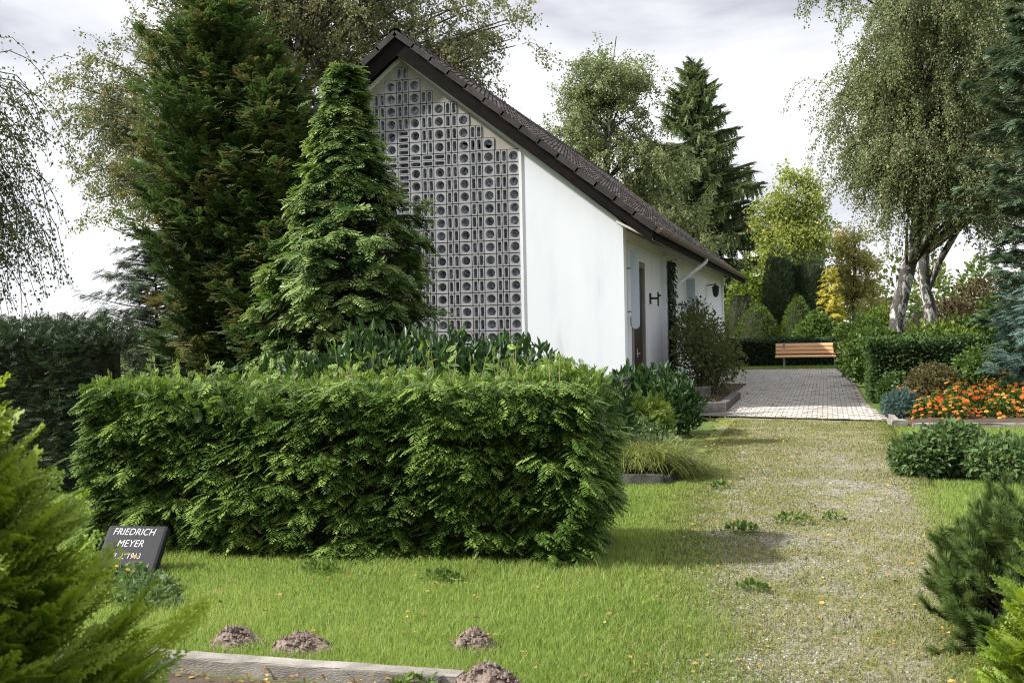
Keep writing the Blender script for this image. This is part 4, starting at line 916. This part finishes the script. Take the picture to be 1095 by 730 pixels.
# ---- laurels, grasses, wall shrub, ivy
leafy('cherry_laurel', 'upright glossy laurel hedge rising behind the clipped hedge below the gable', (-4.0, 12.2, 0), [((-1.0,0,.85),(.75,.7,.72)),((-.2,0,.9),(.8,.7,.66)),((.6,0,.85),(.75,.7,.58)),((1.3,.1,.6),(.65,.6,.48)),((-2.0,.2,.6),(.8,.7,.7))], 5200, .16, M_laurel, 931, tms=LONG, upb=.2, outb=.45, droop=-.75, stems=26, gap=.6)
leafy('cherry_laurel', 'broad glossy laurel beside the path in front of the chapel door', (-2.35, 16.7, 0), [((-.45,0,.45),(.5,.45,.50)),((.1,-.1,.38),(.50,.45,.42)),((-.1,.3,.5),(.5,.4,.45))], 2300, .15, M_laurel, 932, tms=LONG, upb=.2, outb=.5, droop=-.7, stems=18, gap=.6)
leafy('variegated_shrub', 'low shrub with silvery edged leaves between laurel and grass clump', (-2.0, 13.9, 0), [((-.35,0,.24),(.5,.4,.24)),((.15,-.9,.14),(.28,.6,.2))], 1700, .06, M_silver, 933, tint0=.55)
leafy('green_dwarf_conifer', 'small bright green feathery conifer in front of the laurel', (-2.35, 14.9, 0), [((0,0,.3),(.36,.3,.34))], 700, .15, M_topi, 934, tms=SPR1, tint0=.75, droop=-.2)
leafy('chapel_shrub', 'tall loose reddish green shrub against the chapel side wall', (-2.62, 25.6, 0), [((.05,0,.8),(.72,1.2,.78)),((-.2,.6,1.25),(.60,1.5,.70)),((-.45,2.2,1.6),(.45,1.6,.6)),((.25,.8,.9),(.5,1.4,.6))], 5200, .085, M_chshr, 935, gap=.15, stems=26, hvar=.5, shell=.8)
def ivy():
    T_ = thing('ivy', 'dark ivy climbing the pier to the right of the chapel door', 'climbing plant', (SX+.02, 27.3, 0)); rng = np.random.default_rng(95); g, gs = Geo(), Geo(); n = 1500
    z = rng.uniform(0, 3.2, n); y = 27.28+rng.normal(0, .15, n)*(1+.2*np.sin(z*3)); x = SX+.03+rng.uniform(0, .14, n)
    scatter_mix(g, LEAF, rng, np.stack([x, y, z], 1), np.stack([.3+rng.normal(0,.3,n), rng.normal(0,.5,n), -.8+rng.normal(0,.4,n)], 1), np.stack([np.ones(n), rng.normal(-.3,.4,n), rng.normal(.2,.3,n)], 1), rng.uniform(.06, .11, n), np.clip(rng.normal(.45, .18, n), 0, 1))
    g.build('foliage', M_ivy, T_)
    for k in range(5): gs.tube([(SX+.035, 27.2+.05*k, 0), (SX+.035, 27.22+.04*k, 1.5), (SX+.04, 27.15+.06*k, 3.1)], [.015, .012, .005], 5)
    gs.build('stems', M_twig, T_)
ivy()
def grass_clump():
    T_ = thing('grass_clump', 'arching yellow green grass clump spilling over the dark kerb', 'ornamental grass', (-2.05, 12.0, 0)); rng = np.random.default_rng(96); g = Geo()
    for k in range(3600):
        az = rng.uniform(0, 6.28); b = np.array([-2.05, 12.0, .02])+rng.normal(0, .15, 3)*[1.5, 1, 0]; L_ = rng.uniform(.45, .85)
        c = curve(b, np.array([math.cos(az)*.62, math.sin(az)*.5, .95]), L_, 6, 2.1*rng.uniform(.7, 1.2)); sd_ = unit(np.cross(c[1]-c[0], UP)); w = np.linspace(.0055, .0012, 6)[:,None]
        V = np.concatenate([c-sd_*w, c+sd_*w]); i = np.arange(5); g.add(V, np.stack([i, i+1, i+7, i+6], 1), tq=np.clip(rng.normal(.5, .2)+.06*i, 0, 1))
    g.build('blades', M_clump, T_)
grass_clump()
# ---- garden beyond the bench
hedge_box('low_hedge', 'low dark clipped hedge right behind the bench', (-5.2, 43.3, 0), (1.1, 44.2, 1.05), 5200, .11, M_yew, 111, LEAF, faces='frt', lump=.06, depth=.08, core=.14, droop=.1, tint0=.5)
def topiary(label, base, H, R_, seed, m=M_topi, prof=None, n=5200, sz=.12, name='topiary_conifer', group='clipped conifers beyond the bench'):
    rng = np.random.default_rng(seed); base = np.asarray(base, float); T_ = thing(name, label, 'topiary', base, group); g = Geo(); prof = prof or (lambda t: (1-t**1.9)**.75)
    t = 1-np.sqrt(rng.uniform(0, 1, n)); az = rng.uniform(0, 6.28, n); r_ = np.array([prof(x) for x in t])*R_
    lum = noise2(az*2.2, t*6, seed, 1.7); r_ = r_*(1+.06*lum)-rng.uniform(0, .10, n)*R_+.02
    p = base+np.stack([np.cos(az)*r_, np.sin(az)*r_, .06+t*H*(1+.02*lum)], 1); nv = unit(np.stack([np.cos(az), np.sin(az), .25+.9*t], 1))
    scatter_mix(g, SPR1, rng, p, nv+UP*.35+rng.normal(0, .35, (n, 3)), rng.normal(size=(n, 3)), sz*rng.uniform(.7, 1.2, n), np.clip(.5+.16*rng.normal(size=n)+.12*lum, 0, 1))
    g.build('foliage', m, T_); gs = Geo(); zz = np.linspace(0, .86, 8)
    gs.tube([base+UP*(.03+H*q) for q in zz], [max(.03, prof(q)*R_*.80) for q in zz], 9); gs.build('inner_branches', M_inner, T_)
topiary('squat rounded clipped conifer left of the bench', (-2.87, 50.3, 0), 2.48, 1.15, 121)
topiary('pointed dome clipped conifer behind the left half of the bench', (-1.15, 50.3, 0), 2.82, 1.07, 122, prof=lambda t: (1-t**1.35)**.85)
topiary('large loose rounded conifer beside the far end of the chapel', (-3.62, 51.5, 0), 3.35, 1.2, 123, m=M_shrub, n=3000)
topiary('small dark clipped ball conifer right of the golden one', (1.25, 47, 0), 2.2, .42, 124, m=M_yew, n=900)
topiary('dark rounded conifer dome behind the forked birch', (3.05, 40, 0), 2.2, .75, 125, m=M_yew, n=1500)
topiary('dark clipped conifer column right of the forked birch', (3.9, 38, 0), 2.3, .62, 126, m=M_yew, prof=lambda t: (1-t**3)**.6, n=1400)
yp = lambda t: min(1, (.35+t*3))*(1-t**3.2)**.7
topiary('tallest dark columnar yew in the group beyond the bench', (-2.02, 52.6, 0), 5.3, .72, 131, m=M_yew, prof=yp, n=7000, sz=.17, name='columnar_yew', group='columnar yews')
topiary('dark columnar yew in the middle of the group', (-1.25, 53.2, 0), 4.9, .62, 132, m=M_yew, prof=yp, n=6000, sz=.17, name='columnar_yew', group='columnar yews')
topiary('dark columnar yew at the right of the group', (-.50, 52.8, 0), 4.85, .66, 133, m=M_yew, prof=yp, n=6400, sz=.17, name='columnar_yew', group='columnar yews')
conifer('golden_conifer', 'bright golden yellow conifer near the far end of the garden', (.24, 52.0, 0), 3.95, lambda t: .82*(1-t)**.65+.05, 150, 30, .20, M_gold, 141, tm=SPR1, up=.5, droop=.4, tipt=.2, tint0=.5, lump=.25)
leafy('garden_shrub', 'rounded green shrub between the clipped conifers and the golden one', (-.35, 48.3, 0), [((0,0,1.0),(.9,.8,.95))], 2200, .16, M_shrub, 942, group='shrubs beyond the bench')
leafy('garden_shrub', 'pale shrub to the right of the bench before the golden conifer', (.75, 45.6, 0), [((0,0,.75),(.7,.6,.72))], 1800, .14, M_shrub, 943, group='shrubs beyond the bench')
leafy('garden_shrub', 'leafy shrub between the ball conifer and the leaning birch', (2.0, 44, 0), [((0,0,1.1),(.9,.7,1.0)),((.6,0,.9),(.8,.7,.8))], 2600, .15, M_lshrub, 944, group='shrubs beyond the bench')
leafy('garden_shrub', 'tall pale green shrub behind the columnar yews', (-3.3, 58, 0), [((0,0,2.2),(1.7,1.2,2.2)),((2.6,1,1.6),(1.6,1.2,1.6))], 4200, .24, M_lshrub, 945, group='shrubs beyond the bench')
# far woodland, one mass
M_far = G('far_wood_leaf', [(0,(.06,.09,.025)),(.5,(.12,.17,.045)),(1,(.22,.26,.08))], .4)
def woodland():
    rng = np.random.default_rng(150); g = Geo()
    for k in range(75):
        x = -16+k*1.05+rng.normal(0, .8); y = rng.uniform(74, 86); h_ = rng.uniform(2.4, 4.2)*(1 if x > -1 else .9)+(2.0 if x > 4 else 0); n = 420
        d = unit(rng.normal(size=(n, 3))); p = np.array([x, y, h_*.45])+d*np.array([1.3, 1.3, h_*.6])*rng.uniform(.6, 1, n)[:,None]; p[:,2] = np.abs(p[:,2])
        scatter_mix(g, LEAF, rng, p, d+rng.normal(0, .5, (n, 3)), UP+rng.normal(0, .6, (n, 3)), rng.uniform(.25, .5, n), np.clip(rng.normal(.4+.15*rng.normal(), .15, n), 0, 1))
    tag(g.build('woodland', M_far), kind='stuff')
woodland()
# ---- flowers: every clump a plant of its own
def petals(n=9, rows=2):
    V, T = [], []
    for r_ in range(rows):
        for k in range(n):
            a = 2*math.pi*(k+.5*r_)/n; L_ = 1-.35*r_; i = len(V)
            V += [(math.cos(a-.25)*.15, math.sin(a-.25)*.15, .1+.25*r_), (math.cos(a-.22)*L_, math.sin(a-.22)*L_, .05+.3*r_), (math.cos(a+.22)*L_, math.sin(a+.22)*L_, .05+.3*r_)]; T.append((i, i+1, i+2))
    V = np.array(V)[:, [0, 2, 1]]*[1, 1, 1]
    return V*.5, np.zeros((0,4),int), np.array(T), np.zeros(0), np.zeros(len(T))
PET = [petals()]
fl = [(1.55,19.55,.34,.0,'orange'),(1.95,19.35,.36,.1,'orange'),(1.75,20.2,.42,-.35,'red'),(2.3,19.9,.5,-.4,'red'),(2.15,20.8,.55,.15,'orange'),(2.65,19.5,.36,.25,'amber'),(2.6,20.5,.55,-.3,'red'),(2.95,20.9,.75,.2,'orange'),(2.95,20.0,.5,.0,'orange'),(3.25,19.5,.4,.3,'amber'),(3.3,20.5,.6,-.2,'red'),(1.3,21.2,.42,-.1,'orange'),(3.6,20.0,.45,.2,'amber')]
where = ['at the left front of the bed nearest the paving','at the front of the bed behind the low green shrub','behind the leftmost front clump','in the middle of the bed','before the bronze mound shrub','at the front kerb in the middle','behind the middle front clump','tallest at the back before the rose bush','left of the tall back clump','at the front kerb towards the right edge','below the blue juniper','alone between hedge corner and dwarf spruce','cut by the right edge of the picture']
for i, ((x, y, h_, tb, cn), wh) in enumerate(zip(fl, where)):
    rng = np.random.default_rng(300+i); b_ = np.array([x, y, .04]); T_ = thing('flowering_plant', f'{cn} flowered garden plant {wh}', 'flowers', b_, 'orange flowers in the bed'); g, gf = Geo(), Geo(); n = 330
    d = unit(rng.normal(size=(n, 3))); d[:,2] = np.abs(d[:,2]); p = b_+d*np.array([.27, .27, h_*.92])*rng.uniform(.5, 1, n)[:,None]
    scatter_mix(g, LEAF, rng, p, d+rng.normal(0, .5, (n, 3)), UP+rng.normal(0, .5, (n, 3)), rng.uniform(.05, .09, n), np.clip(rng.normal(.35, .15, n), 0, 1)); g.build('foliage', M_shrub, T_)
    n = 54; d = unit(rng.normal(size=(n, 3))*[1,1,.8]+[0,-.25,.7]); d[:,2] = np.abs(d[:,2]); p = b_+d*np.array([.29, .29, h_])*rng.uniform(.85, 1.08, n)[:,None]
    scatter(gf, PET[0], p, UP+d*.7+rng.normal(0, .25, (n, 3)), rng.normal(size=(n, 3)), rng.uniform(.05, .085, n), np.clip(rng.normal(.5+tb, .16, n), 0, 1)); gf.build('blossoms', M_petal, T_)
# small flowering plants before the black stone; a red bloom at the dark headstone
for i, (x, y, lab) in enumerate(((-4.42, 6.45, 'small leafy grave plant with yellow blooms at the foot of the black stone'), (-4.15, 6.25, 'small ivy like plant right of the black stone'), (-4.72, 6.3, 'low leafy plant left of the black stone'), (-3.95, 5.95, 'pale leaved plant on the lawn side of the grave'))):
    T_ = leafy('grave_plant', lab, (x, y, 0), [((0,0,.03),(.20,.15,.08))], 200, .05, M_silver, 340+i, cat='plant', group='plants on the small grave', stems=0)
    if i in (0, 2):
        rng = np.random.default_rng(350+i); gf = Geo(); n = 9; p = np.array([x, y, .12])+rng.normal(0, .09, (n, 3))*[1,1,.3]
        scatter(gf, PET[0], p, UP+rng.normal(0, .4, (n, 3)), rng.normal(size=(n, 3)), rng.uniform(.03, .05, n), rng.uniform(0, 1, n)); gf.build('blossoms', M_petaly, T_)
T_ = thing('red_flower', 'single orange red bloom on a leafy stem before the dark headstone', 'flower', (-2.44, 13.7, 0)); rng = np.random.default_rng(360); g = Geo(); gs = Geo(); gs.tube([(-2.44, 13.7, 0), (-2.45, 13.7, .5), (-2.44, 13.68, .88)], [.008, .006, .004], 5)
n = 26; z = rng.uniform(.1, .85, n); gl = Geo(); scatter_mix(gl, LONG, rng, np.stack([np.full(n, -2.445), np.full(n, 13.7), z], 1), rng.normal(0, .6, (n, 3))+UP*.4, rng.normal(0, .4, (n, 3))+UP, .12, rng.uniform(.3, .7, n))
p = np.array([-2.44, 13.66, .88])+rng.normal(0, .03, (7, 3)); scatter(g, PET[0], p, rng.normal(0, .6, (7, 3))+[0, -.6, .6], rng.normal(size=(7, 3)), .075, rng.uniform(0, .2, 7)); g.build('blossoms', M_petal, T_); gs.build('stem', M_shoot, T_); gl.build('leaves', M_shrub, T_)

# ---- molehills
M_mole = surfmat('molehill_earth', [(.25,(.10,.072,.057)),(.5,(.19,.142,.115)),(.75,(.28,.22,.18))], 22, 1, .8, 120, tint=.3)
def molehill(label, x, y, r_, h_, seed):
    rng = np.random.default_rng(seed); g = Geo(); n = 42; a = np.linspace(0, 2*np.pi, n, endpoint=False); R_ = np.linspace(0, 1, 15)
    V = []
    for q in R_:
        rr_ = q*r_*(1+.12*np.sin(a*3+seed)+.08*np.sin(a*5+1)); zz = h_*(1-q**1.7)**1.15*(1+.22*noise2(np.cos(a)*q*3, np.sin(a)*q*3, seed, 2.2))+.016*noise2(np.cos(a)*q*9, np.sin(a)*q*9, seed+1, 2)*(q < .97)-.012*(q > .95)
        V.append(np.stack([x+rr_*np.cos(a), y+rr_*np.sin(a)*.85, zz], 1))
    i = np.arange(n); j = (i+1) % n
    g.add(np.concatenate(V), np.concatenate([np.stack([k*n+i, k*n+j, (k+1)*n+j, (k+1)*n+i], 1) for k in range(14)]), tq=.5)
    for k in range(260):                                        # crumbs of earth
        q = math.sqrt(rng.uniform(0, 1.25)); t = rng.uniform(0, 6.28); s_ = rng.uniform(.005, .017)*(1.2-.3*q); z = h_*max(0, 1-q**1.7)**1.15
        c = np.array([x+q*r_*math.cos(t), y+q*r_*math.sin(t)*.85, z*1.02+s_*.3]); V = c+np.array([(1,0,0),(-1,0,0),(0,1,0),(0,-1,0),(0,0,1),(0,0,-1)])*s_*rng.uniform(.6, 1.2, (6, 1))+rng.normal(0, s_*.2, (6, 3))
        g.add(V, None, [(0,2,4),(2,1,4),(1,3,4),(3,0,4),(2,0,5),(1,2,5),(3,1,5),(0,3,5)], tt=rng.uniform(.1, .9))
    tag(g.build('molehill', M_mole, smooth=False, origin=(x, y, 0)), label, 'molehill', 'molehills on the lawn')
molehill('brown molehill behind the kerb, leftmost, next to the foreground bush', -2.98, 5.27, .145, .085, 1)
molehill('flat wide molehill on the lawn just behind the middle of the kerb', -2.60, 5.25, .165, .075, 2)
molehill('small molehill on the open lawn behind the right end of the kerb', -1.74, 5.46, .12, .085, 3)
molehill('largest molehill heaped against the right end of the kerb', -1.46, 4.76, .19, .13, 4)

# ---- lawn blades, path weeds, pebbles, fallen leaves
def blades(rng, x, y, h_, w, tint, g, lean=.35, z0=.0):
    n = len(x); az = rng.uniform(0, 6.28, n); b = np.stack([x, y, np.broadcast_to(z0, (n,))-.006], 1); dx = np.stack([np.cos(az), np.sin(az), np.zeros(n)], 1)
    ld = rng.normal(0, lean, (n, 3))*[1, 1, 0]; tip = b+(UP+ld)*h_[:,None]; mid = b+(UP+ld*.35)*(h_*.55)[:,None]
    V = np.stack([b-dx*w[:,None], b+dx*w[:,None], mid+dx*w[:,None]*.8, mid-dx*w[:,None]*.8, tip], 1).reshape(-1, 3)
    o_ = np.arange(n)[:,None]*5; g.add(V, o_+np.array([0,1,2,3]), o_+np.array([3,2,4]), tq=tint, tt=np.clip(tint+.08, 0, 1))
def lawn_grass():
    rng = np.random.default_rng(400); g = Geo()
    n = 330000; y = 4.45+(rng.uniform(0, 1, n)**1.5)*7.0; x = rng.uniform(-5.6, 1.2, n)
    l, r = path_edges(y); inp = np.clip(np.minimum(x-l+.16+.3*noise2(x, y, 48, 2.5), (r-x)*1.6+.1)/.55, 0, 1); pn = noise2(x, y, 41, 2.2)
    keep = rng.uniform(size=n) > inp*np.clip(.985-.10*pn, 0, 1)
    keep &= ~((y < 4.91) & (x < -1.58)) & ~((y < 4.75) & (x < -.9)&(rng.uniform(size=n) < .8)) & ~((x < -2.2) & (y > 7.75))
    for (mx_, my_, mr_) in ((-2.98,5.27,.12),(-2.60,5.25,.145),(-1.74,5.46,.10),(-1.46,4.76,.16)): keep &= ((x-mx_)**2+((y-my_)/.85)**2) > (mr_*.95)**2
    x, y, inp, pn = x[keep], y[keep], inp[keep], pn[keep]; n = len(x)
    h_ = rng.uniform(.025, .062, n)*(1-.5*inp)*(1+.25*pn); w = rng.uniform(.0012, .0024, n)*(1+.12*(y-5))
    t = .45+.18*rng.normal(size=n)+.17*noise2(x, y, 42, 1.4)+.12*noise2(x, y, 47, 5)+.25*inp*rng.uniform(0, 1, n); dry = rng.uniform(size=n) < .04+.16*inp; t = np.where(dry, 1, t)
    l, r = path_edges(y); blades(rng, x, y, h_, w, np.clip(t, 0, 1), g, .35, np.where((x > l) & (x < r), .010, -.004))
    # lawns beyond: right strip, beside the path, by the bench
    for (x0, x1, y0, y1, n, hh) in ((1.0, 2.4, 8.0, 12.0, 9000, .05), (-8.5, -5.3, 5.5, 10.0, 16000, .05), (1.15, 5.5, 3.6, 8.0, 22000, .05), (2.4, 6.0, 8.0, 13.0, 14000, .05), (.95, 5.2, 13.0, 18.0, 26000, .06), (-4.2, .9, 40.4, 43.2, 14000, .08)):
        x = rng.uniform(x0, x1, n); y = rng.uniform(y0, y1, n); blades(rng, x, y, rng.uniform(.5, 1.2, n)*hh, np.full(n, .0016+.00035*y0*.5), np.clip(.5+.16*rng.normal(size=n), 0, 1), g)
    tag(g.build('grass', M_grass), kind='stuff')
lawn_grass()
def path_grass():
    rng = np.random.default_rng(410); g = Geo(); n = 250000; y = 4.4+15.0*rng.uniform(0, 1, n)**1.5; l, r = path_edges(y); x = l-.55+(r-l+.9)*rng.uniform(0, 1, n)
    d = .42+.55*noise2(x*1.2, y*.55, 43, 2.0)+.38*noise2(x, y, 44, 6)+.10*np.clip((y-7)/6, 0, 1)+.5*np.clip(1-(x-l)/.6, 0, 1)+.55*np.clip(1-(r-x)/.30, 0, 1)-.36*np.exp(-((x-.22)/.36)**2)+.08+.08*np.clip((y-11)/4, 0, 1)
    keep = rng.uniform(size=n) < np.where(x < l, np.clip(1-(l-x)/.55, 0, 1)*.8, np.where(x > r, np.clip(1-(x-r)/.35, 0, 1)*.8, d*.8)); keep &= ~((x < -1.45) & (y > 7.3) & (y < 8.5)) & ~((x < -1.5) & (y > 11.3)) & ~((x < -.9) & (y < 4.95)); x, y = x[keep], y[keep]; n = len(x)
    l, r = path_edges(y); t = .52+.22*rng.normal(size=n)+.28*noise2(x, y, 45, 2.4)-.5*np.clip(1-np.minimum((x-l)/.6, (r-x)/.3), 0, 1); blades(rng, x, y, rng.uniform(.010, .032, n), (.0014+.00022*y)*rng.uniform(.7, 1.3, n), np.clip(t, 0, 1), g, .6, np.where((x > l) & (x < r), .010, -.004))
    tag(g.build('path_grass', M_dry), kind='stuff')
path_grass()
M_peb = surfmat('grey_gravel', [(.1,(.09,.083,.072)),(.5,(.19,.178,.155)),(.9,(.34,.32,.28))], 6, .85, 0, tint=1.1)
def pebbles():
    rng = np.random.default_rng(420); g = Geo(); n = 75000; y = 4.4+11*rng.uniform(0, 1, n)**1.9; l, r = path_edges(y); x = l+(r-l)*rng.uniform(.0, 1.0, n)
    d = .52-.5*noise2(x*1.2, y*.55, 43, 2.0); keep = rng.uniform(size=n) < d; x, y = x[keep], y[keep]; n = len(x); s_ = rng.gamma(3.0, .0015, n)+.002
    O = np.array([(1,0,0),(-.9,.3,0),(-.2,1,0),(.1,-.95,0),(0,0,.6),(0,.1,-.5)], float); az = rng.uniform(0, 6.28, n); ca, sa = np.cos(az), np.sin(az); V = O[None]*s_[:,None,None]*rng.uniform(.6, 1.2, (n, 6, 1))
    V = np.stack([V[...,0]*ca[:,None]-V[...,1]*sa[:,None]+x[:,None], V[...,0]*sa[:,None]+V[...,1]*ca[:,None]+y[:,None], V[...,2]+.008], -1).reshape(-1, 3)
    T = np.array([(0,2,4),(2,1,4),(1,3,4),(3,0,4),(2,0,5),(1,2,5),(3,1,5),(0,3,5)]); g.add(V, None, (np.arange(n)[:,None,None]*6+T[None]).reshape(-1, 3), tt=np.repeat(rng.uniform(0, 1, n), 8))
    tag(g.build('gravel', M_peb), kind='stuff')
pebbles()
def litter():
    rng = np.random.default_rng(430); g = Geo(); P = []
    for (x0, x1, y0, y1, n, z) in ((-4.3, -.7, 4.1, 4.78, 800, .03), (-5, -1.0, 5.0, 7.4, 130, .05), (-1.2, .9, 4.6, 9, 480, .016), (-1.75, 1.0, 9, 19, 1000, .016), (-2.1, -1.3, 12, 19.5, 380, .04), (-2.6, -1.5, 20.8, 26, 160, .05), (-2.5, .9, 19.4, 38, 260, .042), (.5, 1.1, 5.0, 6.2, 160, .03), (-2.5, -1.8, 20.8, 24, 90, .21)):
        P.append(np.stack([rng.uniform(x0, x1, n), rng.uniform(y0, y1, n), np.full(n, z)+rng.uniform(0, .012, n)], 1))
    P = np.concatenate(P); n = len(P); scatter_mix(g, LEAF, rng, P, rng.normal(size=(n, 3))*[1,1,.15], UP+rng.normal(0, .3, (n, 3)), rng.uniform(.016, .036, n)*(1+.02*P[:,1]), np.clip(rng.normal(.5, .28, n), 0, 1))
    tag(g.build('fallen_leaves', M_litter), kind='stuff')
litter()
# weeds on the path and the lawn edge
for i, (x, y, s_, lab) in enumerate(((-.28, 9.35, .17, 'flat green weed patch in the middle of the gravel path'), (-.65, 8.9, .14, 'green weed tuft on the left half of the gravel path'), (.05, 9.5, .10, 'small weed tuft right of the middle weed patch'), (-.45, 6.9, .09, 'little weed rosette on the path near the lawn edge'), (-2.4, 6.85, .12, 'broad leaved weed on the lawn before the clipped hedge'), (-3.3, 6.95, .14, 'broad leaved weed on the lawn close to the foreground bush'), (-1.78, 4.72, .10, 'bright broad leaved weed between kerb end and the largest molehill'), (-1.05, 11.2, .10, 'tiny weed tuft on the path level with the grass clump'))):
    leafy('path_weed', lab, (x, y, .01), [((0,0,.01),(s_, s_*.8, .05))], 110 if s_ > .11 else 70, .045, M_shrub, 500+i, cat='weed', group='weeds on path and lawn', stems=0, gap=1, upb=1.2, tint0=.6)
